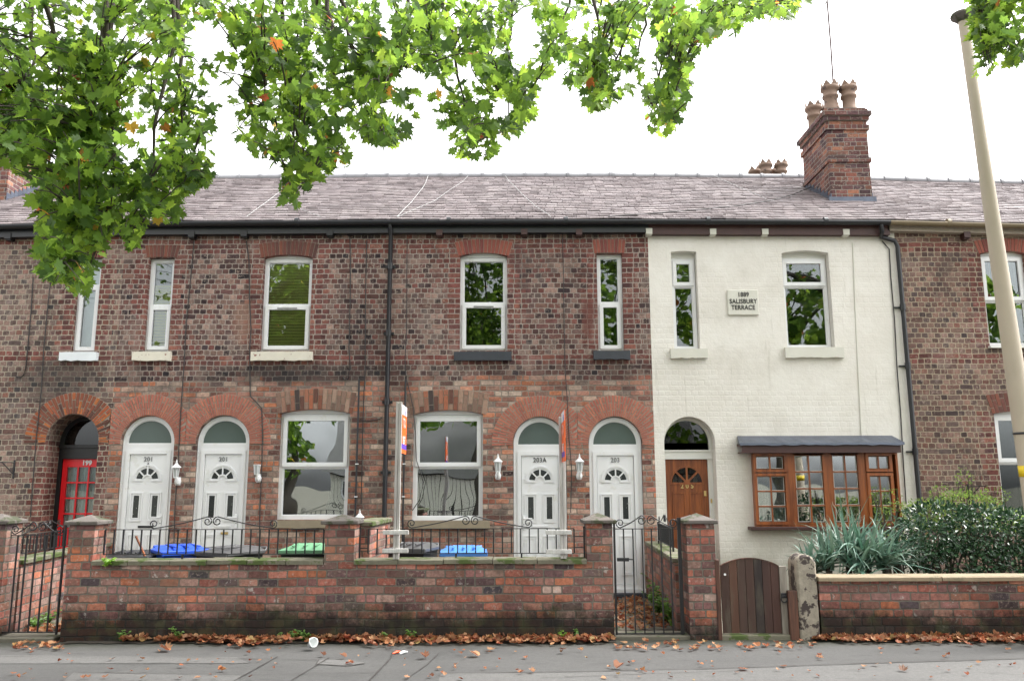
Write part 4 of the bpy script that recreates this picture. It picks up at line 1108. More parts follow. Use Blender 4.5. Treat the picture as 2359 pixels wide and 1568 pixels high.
cable([(2030, 556), (2046, 575), (2051, 640), (2058, 740), (2065, 850), (2072, 950), (2079, 1060), (2085, 1160)], 'black cable beside the right hand downpipe', .009)
cable([(938, 552), (937, 640), (936, 760), (934, 830), (935, 870), (945, 905), (952, 940), (957, 1000), (960, 1060), (975, 1110), (968, 1150), (950, 1175)], 'loose cable looping over the frame of the bowed window', .007, off=.03)
cable([(880, 962), (870, 966), (850, 969), (830, 968)], 'short drooping cable left of the downpipe at first floor height', .008)
for xs, ys, lab in (((825, 822), (873, 1185), 'narrow black pipe left of the big downpipe'), ((935, 928), (873, 1200), 'narrow black pipe behind the left letting board')):
    x = fx((xs[0]+xs[1])/2, (ys[0]+ys[1])/2); m = MB(); m.tube([(x, YF-.035, fz(xs[0], ys[0])), (x, YF-.035, fz(xs[1], ys[1])-.5)], .014, 8)
    o = m.build('pipe', M['black_plastic']); tag(o, lab, 'pipe', 'slim vertical pipes either side of the downpipe')
    c = MB()
    for yy_ in (1068, 1143, 1248):
        z = fz(900, yy_); c.box(x-.022, x+.022, YF-.052, YF-.001, z-.008, z+.008)
    hang(c.build('clip', M['upvc']), o)
# cables lying over the roof
def roofcable(pxs, label, r, mat):
    pts = []
    for a, b in pxs:
        p = roof_hit(a, b, XB[1], XB[2]); pts.append(p+Vector((0, -.03, .045)))
    e = pts[-1]; m = MB(); m.tube(pts, r, 6); o = m.build('roof_cable', M[mat]); tag(o, label, 'cable', 'aerial cables lying over the roof slope'); return o
roofcable([(986, 411), (980, 428), (975, 437), (948, 472), (930, 490), (915, 507)], 'white cable curving down the roof left of the middle', .006, 'white_cable')
roofcable([(1078, 411), (1065, 425), (1040, 441), (1000, 470), (950, 491), (917, 507)], 'faint second cable meeting the white one at the gutter', .004, 'white_cable')
roofcable([(1164, 411), (1172, 424), (1184, 434), (1200, 452), (1215, 466), (1234, 483), (1262, 501), (1268, 507)], 'white cable running down the roof right of the middle', .006, 'white_cable')
roofcable([(1642, 410), (1680, 428), (1718, 445), (1756, 461), (1764, 466)], 'pale cable from the ridge towards the chimney', .005, 'white_cable')
roofcable([(1867, 437), (1825, 455), (1780, 468), (1700, 481), (1600, 491), (1480, 501), (1400, 506)], 'long dark cable from the chimney foot to the gutter', .010, 'cable')
roofcable([(648, 412), (645, 448), (620, 468), (590, 490), (568, 507)], 'white cable on the roof beside the hanging leaves', .005, 'white_cable')
roofcable([(648, 470), (700, 492), (740, 507)], 'thin pale cable below the hanging leaves on the roof', .005, 'white_cable')

# aerial on the chimney
A = empty('tv_aerial', (cx0+.2, yf+.35, zt)); tag(A, 'tall thin rusty aerial mast rising from the chimney', 'aerial')
ytop = yf+.4; pb = at(1922, 245, ytop); pt_ = at(1902, -30, ytop)
m = MB(); m.tube([pb, (pb+pt_)/2+Vector((.01, 0, 0)), pt_], .016, 6); m.build('mast', M['rust'] if 'rust' in M else M['fascia_brown'], A)
m = MB(); q = at(1902, 8, ytop)
m.tube([q+Vector((-.02, -.5, 0)), q+Vector((.02, .6, .02))], .012, 6)
for i in range(7): c = q+Vector((-.02+.006*i, -.45+.16*i, 0)); m.tube([c-Vector((.09, 0, 0)), c+Vector((.09, 0, 0))], .004, 4)
m.build('boom', M['chrome'], A)
# ------------------------------------------------------------------ ground
def gnd(px, py, z=0.0):
    d = ray(px, py); return Vector((0, 0, CH)) + d*((z-CH)/d.z)
def tarmac(name, c1, c2, moss=True):
    t = NT(name); p = t.coord('World'); x, y, z = t.xyz(p)
    g = t.m_('ADD', t.m_('MULTIPLY', t.noise(p, 90, 3, .8), .6), t.m_('MULTIPLY', t.noise(p, 22, 4, .75), .4)); n1 = t.noise(p, 2.2, 5, .65, stretch=(.35, 1, 1))
    c = t.mix(n1, c1, c2); f = t.m_('MULTIPLY_ADD', g, 1.9, .05); c = t.mix(1.0, c, t.comb(f, f, f), 'MULTIPLY')
    wt = t.sstep(t.noise(p, 3.5, 5, .7, stretch=(.6, 1.6, 1), off=(2, 8, 0)), .55, .70); c = t.mix(t.m_('MULTIPLY', wt, .35), c, (.035,.034,.033))
    if moss:
        e = t.m_('ADD', y, t.m_('MULTIPLY_ADD', t.noise(p, 1.8, 4, .7), .5, -.25))
        k = t.sstep(e, YW-.55, YW-.02); c = t.mix(t.m_('MULTIPLY', k, .7), c, t.mix(t.noise(p, 5, 3), (.028,.027,.02), (.035,.042,.018)))
    dk = t.sstep(t.noise(p, 1.1, 3, .6, off=(9, 2, 0)), .56, .7); c = t.mix(t.m_('MULTIPLY', dk, .25), c, (.05,.05,.05))
    t.bsdf(c, .85, t.bump(g, .5, .003), spec=.3); return t.m
M['pavement'] = tarmac('pavement_tarmac', (.058,.057,.056), (.098,.096,.093))
M['patch'] = tarmac('light_tarmac', (.092,.090,.087), (.125,.122,.118), False)
M['patch2'] = tarmac('bounce_tarmac', (.13,.127,.122), (.18,.175,.17), False)  # unseen far pavement: albedo raised to bounce light onto the house fronts
M['road'] = tarmac('road_asphalt', (.12,.117,.112), (.16,.157,.15), False)  # road is out of view, coloured lighter so it reflects light at the facades
M['kerbstone'] = simple('kerbstone', (.035,.03,.028), .85, .4, 5, bump=.004)
M['yard'] = simple('yard_concrete', (.12,.11,.085), .9, .45, 3, bump=.006, spots=((.06,.075,.03), 3, .55))
def structure(o): o['kind'] = 'structure'; return o
m = MB(); m.add([(-300, -300, -.16), (300, -300, -.16), (300, 300, -.16), (-300, 300, -.16)], [(0, 1, 2, 3)]); structure(m.build('ground', M['yard']))
k1, k2 = gnd(2358, 1551), gnd(2040, 1568); ks = (k1.y-k2.y)/(k1.x-k2.x); kerb_y = lambda x: k1.y+ks*(x-k1.x)
m = MB(); xa, xb_ = -30, 30
m.add([(xa, kerb_y(xa), -.1), (xb_, kerb_y(xb_), -.1), (xb_, YW+.3, -.1), (xa, YW+.3, -.1), (xa, kerb_y(xa), 0), (xb_, kerb_y(xb_), 0), (xb_, YW+.3, 0), (xa, YW+.3, 0)], [(4, 5, 6, 7), (0, 1, 5, 4)])
structure(m.build('pavement', M['pavement']))
m = MB(); x = xa; T = Matrix.Identity(4)
while x < xb_:
    a = [(x+.006, kerb_y(x)-.13), (x+.906, kerb_y(x+.9)-.13), (x+.906, kerb_y(x+.9)-.006), (x+.006, kerb_y(x)-.006)]
    m.add([(p, q, -.14) for p, q in a]+[(p, q, -.006) for p, q in a], [(4, 5, 6, 7), (0, 1, 5, 4), (1, 2, 6, 5), (2, 3, 7, 6), (3, 0, 4, 7)]); x += .915
structure(m.build('kerb', M['kerbstone']))
m = MB(); m.add([(-80, -9, -.12), (80, -9, -.12), (80, 8.2, -.12), (-80, 8.2, -.12)], [(0, 1, 2, 3)]); structure(m.build('road', M['road']))
m = MB(); m.add([(-40, -13.5, -.01), (40, -13.5, -.01), (40, -9, -.01), (-40, -9, -.01), (-40, -9, -.15), (40, -9, -.15)], [(0, 1, 2, 3), (3, 2, 5, 4)]); structure(m.build('far_pavement', M['patch2']))
m = MB(); m.add([(-14, YW+.3, .002), (14, YW+.3, .002), (14, YF+.3, .012), (-14, YF+.3, .012)], [(0, 1, 2, 3)]); structure(m.build('yard', M['yard']))
def patch(name, pts, mat, z=.004):
    v = [gnd(a, b) for a, b in pts]; m = MB(); m.add([(p.x, p.y, z) for p in v][::-1], [tuple(range(len(v)))]); return structure(m.build(name, mat))
patch('pavement_patch', [(170, 1548), (555, 1554), (540, 1590), (120, 1590)], M['patch'])
patch('pavement_patch', [(-60, 1508), (545, 1513), (575, 1527), (-60, 1528)], M['patch'])
patch('pavement_patch', [(1015, 1551), (1620, 1542), (2358, 1518), (2500, 1512), (2500, 1600), (1000, 1600)], M['patch'])
patch('pavement_patch', [(735, 1519), (800, 1520), (842, 1527), (800, 1533), (728, 1529)], M['patch'], .006)
def seam(pts, w_=.008):
    v = [gnd(a, b) for a, b in pts]; m = MB(); fine = []
    for p, q in zip(v, v[1:]):
        n = max(2, int((q-p).length/.15)); fine += [p.lerp(q, i/n)+Vector((0, .006*math.sin(i*2.3+p.x), 0)) for i in range(n)]
    fine.append(v[-1]); vs = []
    for i, p in enumerate(fine):
        t_ = (fine[min(i+1, len(fine)-1)]-fine[max(i-1, 0)]).normalized(); n_ = Vector((-t_.y, t_.x, 0))*w_*random.uniform(.5, 1.3)
        vs += [(p.x-n_.x, p.y-n_.y, .009), (p.x+n_.x, p.y+n_.y, .009)]
    m.add(vs, [(2*i, 2*i+2, 2*i+3, 2*i+1) for i in range(len(fine)-1)]); return structure(m.build('pavement_crack', M['kerbstone']))
seam([(540, 1568), (640, 1512)]); seam([(670, 1568), (760, 1514)]); seam([(850, 1568), (900, 1516), (905, 1500)]); seam([(930, 1568), (985, 1530), (1010, 1505)], .005)
seam([(1015, 1551), (1300, 1548), (1620, 1541), (2000, 1527), (2380, 1516)]); seam([(170, 1549), (555, 1555), (860, 1549)], .005); seam([(735, 1519), (728, 1530), (800, 1534), (842, 1528)], .006); seam([(-50, 1512), (400, 1514), (740, 1520)], .004)
seam([(1300, 1560), (1500, 1552), (1700, 1545)], .005)

M['soil'] = simple('soil', (.028,.022,.015), .95, .5, 25, bump=.006)
def soil(x0, x1, wd, seed):
    m = MB(); n = int((x1-x0)/.06); vs = []
    for i in range(n+1):
        x = x0+(x1-x0)*i/n; e = wd*(.55+.6*noise.noise(Vector((x*1.1, seed, 0)))+.5*noise.noise(Vector((x*6, seed, 2)))); vs += [(x, YW+.01, .013), (x, YW-max(.02, e), .011)]
    m.add(vs, [(2*i, 2*i+1, 2*i+3, 2*i+2) for i in range(n)]); structure(m.build('soil', M['soil']))
soil(gnd(150, 1480).x, gnd(1420, 1480).x, .24, 1.0); soil(gnd(1880, 1478).x, 9, .2, 5.0)
# ------------------------------------------------------------------ garden walls
M['gwall'] = garden_brick_mat('garden_wall_brick')
M['gwall2'] = garden_brick_mat('side_wall_brick', seed=12.0, base=.12, dark=.7)
M['gpier'] = garden_brick_mat('pier_brick', w=.205, seed=15.0, base=.1)
xw = lambda px, py, Y=YW: at(px, py, Y).x
zw = lambda py, Y=YW, px=1179: at(px, py, Y).z
def pier_cap(parent, x0, x1, y0, y1, z, mat='concrete', h=.07, th=.045):
    m = MB(); m.cbox(x0, x1, y0, y1, z, z+th, .008)
    cx, cy = (x0+x1)/2, (y0+y1)/2; c = .015
    m.add([(x0+c, y0+c, z+th-.001), (x1-c, y0+c, z+th-.001), (x1-c, y1-c, z+th-.001), (x0+c, y1-c, z+th-.001), (cx, cy, z+th+h)], [(0, 1, 4), (1, 2, 4), (2, 3, 4), (3, 0, 4)])
    return m.build('pier_cap', M[mat], parent)
def coping(parent, x0, x1, y0, y1, z0, z1, n, seed, mat='coping', rough=.004):
    rnd = random.Random(seed); m = MB(); xs = [x0+(x1-x0)*i/n+(rnd.uniform(-.05, .05) if 0 < i < n else 0) for i in range(n+1)]
    for a, b in zip(xs, xs[1:]):
        dz = rnd.uniform(-rough, rough); k = 8; N_ = []
        for i in range(k):
            u, v = a+.004+(b-a-.008)*i/k, a+.004+(b-a-.008)*(i+1)/k
            N_.append((u, v))
        prof = []
        for i in range(k+1):
            u = a+.004+(b-a-.008)*i/k; j = rnd.uniform(-rough, rough)
            prof.append([(u, y0+j, z0+dz+abs(j)), (u, y0+j, z1+dz-.012+j*.3), (u, y0+.012+j, z1+dz+j*.3), (u, y1, z1+dz+j*.3), (u, y1, z0+dz)])
        vs = [p for q in prof for p in q]
        m.add(vs, [(5*i+c, 5*(i+1)+c, 5*(i+1)+(c+1) % 5, 5*i+(c+1) % 5)[::-1] for i in range(k) for c in range(5)])
        m.add(prof[0], [(0, 1, 2, 3, 4)]); m.add(prof[-1], [(4, 3, 2, 1, 0)])
    return m.build('coping', M[mat], parent)
XL, XR = xw(144, 1400), xw(1414, 1400); zt = zw(1298)
G = empty('garden_wall', ((XL+XR)/2, YW+.11, 0)); tag(G, 'long brick garden wall with stone coping and three capped piers, mossy black at its foot', 'garden wall')
m = MB(); m.box(XL, XR, YW, YW+.225, -.1, zt); m.build('wall', M['gwall'], G)
pz = zw(1206); PX = [(xw(158, 1240), xw(217, 1240)), (xw(748, 1240), xw(816, 1240)), (xw(1351, 1240), xw(1414, 1240))]
PX[0] = (XL, PX[0][1]+.0); PX[2] = (PX[2][0], XR)
for i, (a, b) in enumerate(PX):
    m = MB(); m.box(a, b, YW, YW+.30, zt+.001, pz); m.build('pier', M['gwall'], G)
    pier_cap(G, a-.045, b+.045, YW-.045, YW+.345, pz+.001, h=.065 if i < 2 else .075)
coping(G, PX[0][1]+.003, PX[1][0]-.003, YW-.03, YW+.25, zt+.001, zt+.058, 6, 3)
coping(G, PX[1][1]+.003, PX[2][0]-.003, YW-.03, YW+.25, zt+.001, zt+.058, 5, 4)
ZC = zt+.058

def spiral(cx, cz, r, a0, turns, y, n=22, d=1):
    return [(cx+r*(1-.72*i/n)*math.cos(a0+d*turns*2*math.pi*i/n), y, cz+r*(1-.72*i/n)*math.sin(a0+d*turns*2*math.pi*i/n)) for i in range(n+1)]
def pediment(mb, xl, xr, xc, zb, y, r=.05, rise=.075, t=.007):
    """two mirrored scrolls: curl at each end, sloping bars, paired curls in the middle"""
    for s, xe in ((1, xl), (-1, xr)):
        ce = (xe, zb+r+.008); cc = (xc-s*(r+.006), zb+r+.01+rise*.35)
        out = spiral(ce[0], ce[1], r, -math.pi/2, 1.35, y, d=-1 if s > 0 else 1)
        inn = spiral(cc[0], cc[1], r*1.05, math.pi/2, 1.35, y, d=-1 if s > 0 else 1)
        pts = out[::-1]+[((ce[0]*(1-q)+cc[0]*q), y, (ce[1]-r)*(1-q)+(cc[1]+r*1.05)*q+.012*math.sin(math.pi*q)*-1) for q in (.15, .35, .55, .75, .9)]+inn
        mb.tube(pts, t, 6)
def railing(x0, x1, zb, zt, y, n, ped, label, group=None, feet=()):
    Rr = empty('railing', ((x0+x1)/2, y, zb)); tag(Rr, label, 'railing', group)
    m = MB(); m.box(x0, x1, y-.012, y+.012, zt-.008, zt); m.box(x0, x1, y-.012, y+.012, zb, zb+.008)
    m.box(x0-.008, x0+.008, y-.008, y+.008, zb+.0081, zt-.0081); m.box(x1-.008, x1+.008, y-.008, y+.008, zb+.0081, zt-.0081); m.build('rail', M['black_metal'], Rr)
    for i in range(1, n):
        x = x0+(x1-x0)*i/n; b = MB(); b.box(x-.007, x+.007, y-.007, y+.007, zb+.009, zt-.009); b.build('bar', M['black_metal'], Rr)
    for x in feet: b = MB(); b.box(x-.01, x+.01, y-.01, y+.01, ZC-.004, zb-.0005); b.build('foot', M['black_metal'], Rr)
    if ped: m = MB(); pediment(m, ped[0], ped[1], ped[2], zt, y); m.build('scroll', M['black_metal'], Rr)
    return Rr
YR = YW+.12
def rx(px, py): return at(px, py, YR).x
zrt, zrb = at(900, 1216.5, YR).z, at(900, 1275, YR).z
ra = railing(rx(241, 1245), rx(745, 1245), zrb, zrt, YR, 24, (rx(355, 1205), rx(629, 1205), rx(489, 1205)), 'black scroll topped railing on the wall between the left and middle piers', 'railings on the long garden wall', feet=(rx(420, 1280), rx(597, 1280)))
m = MB(); x = rx(226, 1240); m.box(x-.012, x+.012, YR-.012, YR+.012, ZC, zrt+.03); m.box(x, rx(241, 1245)-.009, YR-.008, YR+.008, zrt-.09, zrt-.08); m.build('end_post', M['black_metal'], ra)
rb_ = railing(rx(848, 1245), rx(1322, 1245), zrb, zrt, YR, 23, (rx(948, 1205), rx(1216, 1205), rx(1083, 1205)), 'black scroll topped railing on the wall between the middle and right piers', 'railings on the long garden wall', feet=(rx(1050, 1280), rx(1201, 1280)))
for p_, dz in ((829, .02), (1345, .02)):
    m = MB(); x = rx(p_, 1240); m.box(x-.009, x+.009, YR-.009, YR+.009, ZC, zrt+dz)
    xe = rx(848, 1245) if p_ < 1000 else rx(1322, 1245)
    for zz in (zrt-.1, zrb+.06): m.box(min(x, xe)+.01, max(x, xe)-.01, YR-.006, YR+.006, zz, zz+.012)
    m.build('end_post', M['black_metal'], rb_)

# gates -----------------------------------------------------------------------
def metal_gate(x0, x1, zb, zt, y, n, label, ped, latch=None, wide=1, group='black metal garden gates'):
    g = empty('garden_gate', ((x0+x1)/2, y, zb)); tag(g, label, 'gate', group)
    m = MB(); a, b = (.02, .013) if wide > 0 else (.013, .02)
    wl, wr = (.011, .02) if wide > 0 else (.022, .008)
    m.box(x0-wl, x0+wl, y-.015, y+.015, zb-.02, zt+.10); m.box(x1-wr, x1+wr, y-.015, y+.015, zb-.02, zt+.12)
    m.box(x0+wl+.001, x1-wr-.001, y-.012, y+.012, zt-.009, zt); m.box(x0+wl+.001, x1-wr-.001, y-.012, y+.012, zb, zb+.011); m.build('gate_frame', M['black_metal'], g)
    for i in range(1, n): x = x0+(x1-x0)*i/n; q = MB(); q.box(x-.0075, x+.0075, y-.0075, y+.0075, zb+.012, zt-.01); q.build('bar', M['black_metal'], g)
    q = MB(); pediment(q, x0+.07, x1-.07, (x0+x1)/2, zt, y, r=.052, rise=.08); q.build('scroll', M['black_metal'], g)
    if latch: q = MB(); q.cbox(x0+.022, x0+.16, y-.03, y-.016, latch-.02, latch+.02, .004); q.tube([(x0+.16, y-.022, latch+.003), (x0+.21, y-.02, latch)], .008, 6); q.build('latch', M['black_metal'], g)
    return g
YG = YW+.10
gx = lambda px, py: at(px, py, YG).x; gz = lambda py: at(1179, py, YG).z
metal_gate(gx(1417, 1340), gx(1568, 1340), gz(1460), gz(1217), YG, 7, 'black metal gate with scrolls between two brick piers', None, latch=gz(1288))
metal_gate(gx(10, 1340), gx(140, 1340), at(80, 1456, YG).z, at(80, 1231, YG).z, YG, 6, 'black metal gate at the left edge in front of the red door path', None, wide=-1)
m = MB(); m.cbox(gx(1413, 1460), gx(1590, 1460), YW+.02, YW+.35, -.02, .045, .012); o = m.build('path_step', M['yard']); tag(o, 'worn mossy concrete step under the black metal gate', 'step')
m = MB(); m.cbox(gx(1655, 1470), gx(1822, 1470), YW-.0, YW+.35, -.02, .055, .012); o = m.build('path_step', M['coping']); tag(o, 'mossy green step under the wooden plank gate', 'step')
m = MB(); m.cbox(gx(-30, 1470), gx(133, 1470), YW-.02, YW+.35, -.02, .05, .012); o = m.build('path_step', M['yard']); tag(o, 'grey concrete step under the left edge gate', 'step')
# piers standing alone ----------------------------------------------------------
def lone_pier(x0, x1, y0, d, z1, label, capmat='concrete'):
    p = empty('gate_pier', ((x0+x1)/2, y0+d/2, 0)); tag(p, label, 'gate pier')
    m = MB(); m.box(x0, x1, y0, y0+d, -.1, z1); m.build('pier_shaft', M['gpier'], p)
    pier_cap(p, x0-.05, x1+.035, y0-.05, y0+d+.05, z1+.001, capmat); return p
lone_pier(xw(1586, 1350), xw(1651, 1350), YW, .31, zw(1206, px=1610), 'square brick pier with pointed stone cap between the metal gate and wooden gate')
pL = lone_pier(xw(-62, 1340), xw(4, 1340), YW, .3, zw(1207, px=0), 'brick pier with flat cap cut by the left edge')
GL = empty('garden_wall', (-8, YW+.1, 0)); tag(GL, 'brick garden wall running off the left edge', 'garden wall')
m = MB(); m.box(-12, xw(-62, 1340)-.002, YW, YW+.225, -.1, .84); m.build('wall', M['gwall'], GL); coping(GL, -12, xw(-62, 1340)-.004, YW-.03, YW+.25, .841, .90, 8, 9)
# side walls between the paths --------------------------------------------------
def side_wall(ax, ay, bx, by, h, label, rail=True, th=.215):
    L = math.hypot(bx-ax, by-ay); ang = math.atan2(by-ay, bx-ax)
    g = empty('side_wall', (ax, ay, 0), ang); tag(g, label, 'side wall')
    m = MB(); m.box(0, L, -th/2, th/2, -.1, h); m.build('wall', M['gwall2'], g, local=True)
    m = MB(); n = int(L/.6)
    for i in range(n): m.cbox(L*i/n+.004, L*(i+1)/n-.004, -th/2-.03, th/2+.03, h+.001, h+.055+.004*(i % 2), .008)
    m.build('coping', M['coping'], g, local=True)
    if rail:
        r = empty('railing', (ax, ay, h+.055), ang); tag(r, rail[0], 'railing')
        a, b, zb, zt = rail[1], rail[2], .05, rail[3]
        m = MB(); m.box(a, b, -.01, .01, zt-.008, zt); m.box(a, b, -.01, .01, zb, zb+.008)
        for x in (a, b): m.box(x-.012, x+.012, -.012, .012, -.01, zt+.02)
        m.build('rail', M['black_metal'], r, local=True)
        n = int((b-a)/.1)
        for i in range(1, n): x = a+(b-a)*i/n; q = MB(); q.box(x-.006, x+.006, -.006, .006, zb+.009, zt-.009); q.build('bar', M['black_metal'], r, local=True)
        q = MB(); pediment(q, a+.15, b-.15, (a+b)/2, zt, 0, r=.05, rise=.08); q.build('scroll', M['black_metal'], r, local=True)
    return g
pA = at(27, 1290, 9.98); side_wall(pA.x, 9.98, pA.x-.42, YF-.03, .80, 'low brick wall with stone coping along the red door path', ('short black railing on the wall beside the red door path', .05, 1.9, .27))
pB = at(1576, 1300, 9.98); side_wall(pB.x, 9.98, fx(1506, 1300), YF-.03, .80, 'low brick wall beside the path to the rightmost white door', ('short black railing on the wall beside the rightmost white door', .9, 2.4, .30))
pC = at(833, 1250, 10.0); side_wall(pC.x, 9.93, pC.x+.05, 11.2, at(833, 1212, 9.95).z, 'tall narrow brick wall behind the middle pier', None)

# wooden gate, its posts ---------------------------------------------------------
g = empty('wooden_gate', (xw(1735, 1450), YW+.08, 0)); tag(g, 'brown plank gate with an arched top beside the stone post', 'gate')
YK = YW+.06; x0, x1 = at(1662, 1380, YK).x, at(1797, 1380, YK).x; zb = at(1730, 1457, YK).z; zs_, zm_ = at(1730, 1304, YK).z, at(1730, 1286, YK).z; n = 7
for i in range(n):
    a, b = x0+(x1-x0)*i/n+.003, x0+(x1-x0)*(i+1)/n-.003; m = MB(); top = []
    for q in range(5):
        u = a+(b-a)*q/4; s = (u-x0)/(x1-x0); top.append((u, zs_+(zm_-zs_)*math.sin(math.pi*s)**.8 if 0 < s < 1 else zs_))
    m.prism([(a, zb), (b, zb)]+top[::-1], YK, YK+.022); m.build('plank', M['planks'], g)
m = MB(); m.box(x0+.01, x1-.01, YK+.023, YK+.06, zb+.12, zb+.21); m.box(x0+.01, x1-.01, YK+.023, YK+.06, zs_-.2, zs_-.11); m.build('ledge', M['old_wood'], g)
# arched trim following the top
m = MB(); N_ = 16; o_ = [(x0+(x1-x0)*i/N_, zs_+(zm_-zs_)*(math.sin(math.pi*i/N_)**.8 if 0 < i < N_ else 0)) for i in range(N_+1)]
m.frame([(a, b+.012) for a, b in o_], [(a, b+.001) for a, b in o_], YK-.006, YK+.03, closed=False); m.build('top_rail', M['old_wood'], g)
M['grey_wood'] = wood_mat('bleached_wood', (.17,.145,.12), (.30,.27,.23), .85)
m = MB(); m.box(x1+.004, at(1814, 1380, YK).x, YK-.01, YK+.03, zb-.03, zs_+.0); S_ = m.build('stile', M['grey_wood'], g); S_['label'] = 'bleached grey stile'
m = MB(); q = at(1805, 1372, YK-.02); m.tube([(q.x+.035*math.cos(t_*math.pi/8), YK-.03, q.z-.03+.035*math.sin(t_*math.pi/8)) for t_ in range(17)], .008, 6); m.cbox(q.x-.03, q.x+.03, YK-.022, YK-.0105, q.z-.02, q.z+.035, .004); m.build('ring_latch', M['black_metal'], g)
m = MB(); q = at(1669, 1322, YK); m.tube([(q.x, YK-.008, q.z), (q.x, YK, q.z)], .014, 10); m.build('white_stud', M['upvc'], g)
for a, b, t0, t1, lab in ((1651, 1661, 1288, 1476, 'thin dark timber gate post fixed to the brick pier'), (1817, 1838, 1360, 1472, 'short dark timber post against the stone post')):
    Yp = YW-.01; m = MB(); m.cbox(at(a, 1400, Yp).x, at(b, 1400, Yp).x, Yp, Yp+.09, 0, at(a, t0, Yp).z, .005); o = m.build('gate_post', M['old_wood']); tag(o, lab, 'gate post')
Yp = YW-.02; xa, xb_ = at(1840, 1400, Yp).x, at(1886, 1400, Yp).x; r = (xb_-xa)/2; zc = at(1862, 1277, Yp).z-r; m = MB()
out = [(xa, -.05), (xb_, -.05)]+arc((xa+xb_)/2, zc, r, 0, 180, 16); c = .02
inn = [(xa+c, -.05), (xb_-c, -.05)]+arc((xa+xb_)/2, zc, r-c, 0, 180, 16)
n = len(out); vs = [(x, Yp+c, z) for x, z in out]+[(x, Yp, z) for x, z in inn]+[(x, Yp+.3, z) for x, z in out]
m.add(vs, [(i, i+n, (i+1) % n+n, (i+1) % n)[::-1] for i in range(n)]+[(i, (i+1) % n, (i+1) % n+2*n, i+2*n)[::-1] for i in range(n)]+[tuple(range(n, 2*n)), tuple(range(3*n-1, 2*n-1, -1))])
o = m.build('stone_post', M['stone']); tag(o, 'round topped stone gate post with flaking pale paint', 'gate post')
GR = empty('garden_wall', (7, YW+.1, 0)); tag(GR, 'low brick garden wall with pale flagstone coping in front of the spiky plant', 'garden wall')
xa = xw(1889, 1400); zt2 = zw(1337, px=1950); m = MB(); m.box(xa, 13, YW, YW+.225, -.1, zt2); m.build('wall', M['gwall'], GR)
M['flag'] = simple('flagstone', (.26,.205,.135), .85, .3, 6, bump=.008, spots=((.20,.17,.11), 5, .56))
coping(GR, xa-.02, 13, YW-.05, YW+.27, zt2+.001, zt2+.055, 7, 19, 'flag', .008)

# ------------------------------------------------------------------ letting boards
def letting_board(px, pw, Yp, ytop, bx, ylow, ydir, label, zb0, zb1, brackets, xoff):
    x = at(px, 1150, Yp).x; g = empty('letting_board', (x, Yp, ZC)); tag(g, label, 'letting board', 'letting boards fixed to the railings')
    zt = at(px, ytop, Yp).z; m = MB(); m.cbox(x-.035, x-.004, Yp-.02, Yp+.03, ZC-.0, zt, .003); m.cbox(x+.0, x+.032, Yp-.02, Yp+.03, ZC-.0, zt, .003); m.build('post', M['grey_post'], g)
    for pz_ in brackets: z = at(px, pz_, Yp).z; m = MB(); m.cbox(x-.15+xoff, x+.14+xoff, Yp-.05, Yp-.021, z-.024, z+.024, .004); m.tube([(x, Yp-.056, z), (x, Yp-.05, z)], .01, 8); m.build('bracket', M['board_grey'], g)
    ya, yb_ = (Yp+.03, Yp+.53) if ydir > 0 else (Yp-.55, Yp-.02)
    m = MB(); xb0 = x+.012 if ydir > 0 else x-.004; th = .010
    m.box(xb0, xb0+th, ya, yb_, zb0, zb1); B_ = m.build('board', M['orange'], g)
    s = 1 if ydir > 0 else -1; face = xb0+th if s > 0 else xb0
    def panel(f0, f1, mat, name='board_panel', e=.0015):
        q = MB(); H_ = zb1-zb0; xx = sorted((face, face+s*e)); q.box(xx[0], xx[1], ya+.001, yb_-.001, zb0+H_*f0, zb0+H_*f1); return q.build(name, M[mat], B_)
    panel(.80, .999, 'board_white'); panel(.09, .19, 'purple')
    rot = (math.pi/2, 0, math.pi/2 if s > 0 else -math.pi/2); yc = (ya+yb_)/2; H_ = zb1-zb0
    text_mesh('LET', .12, .002, M['board_white'], B_, (face+s*.003, yc, zb0+H_*.265), rot, 'lettering', .004)
    text_mesh('TO', .16, .002, M['board_pink'], B_, (face+s*.003, yc, zb0+H_*.62), rot, 'lettering', .004)
    text_mesh('e', .13, .002, M['purple'], B_, (face+s*.004, yc+s*.12, zb0+H_*.885), rot, 'lettering', .004)
    return g
M['board_grey'] = wood_mat('whitewashed_wood', (.40,.39,.37), (.56,.55,.53), .8); M['orange'] = simple('board_orange', (.86,.13,.02), .4, .06, 5); M['board_white'] = simple('board_white', (.78,.78,.82), .4, .05, 5)
M['board_pink'] = simple('board_pink', (.80,.45,.38), .4, .05, 5); M['purple'] = simple('board_purple', (.12,.05,.45), .4, .05, 5); M['grey_post'] = wood_mat('grey_post_wood', (.30,.28,.26), (.46,.44,.42), .8)
Yp = YW-.02
letting_board(915, 14, Yp, 926, 0, 0, 1, 'orange and white letting board on a tall pole beside the downpipe', at(922, 1042, Yp).z, at(922, 929, Yp).z, (1225, 1267), -.0)
letting_board(1296, 14, Yp, 960, 0, 0, -1, 'orange letting board seen edge on in front of a white door', at(1300, 1064, Yp).z, at(1290, 953, Yp).z, (1225, 1269), -.05)

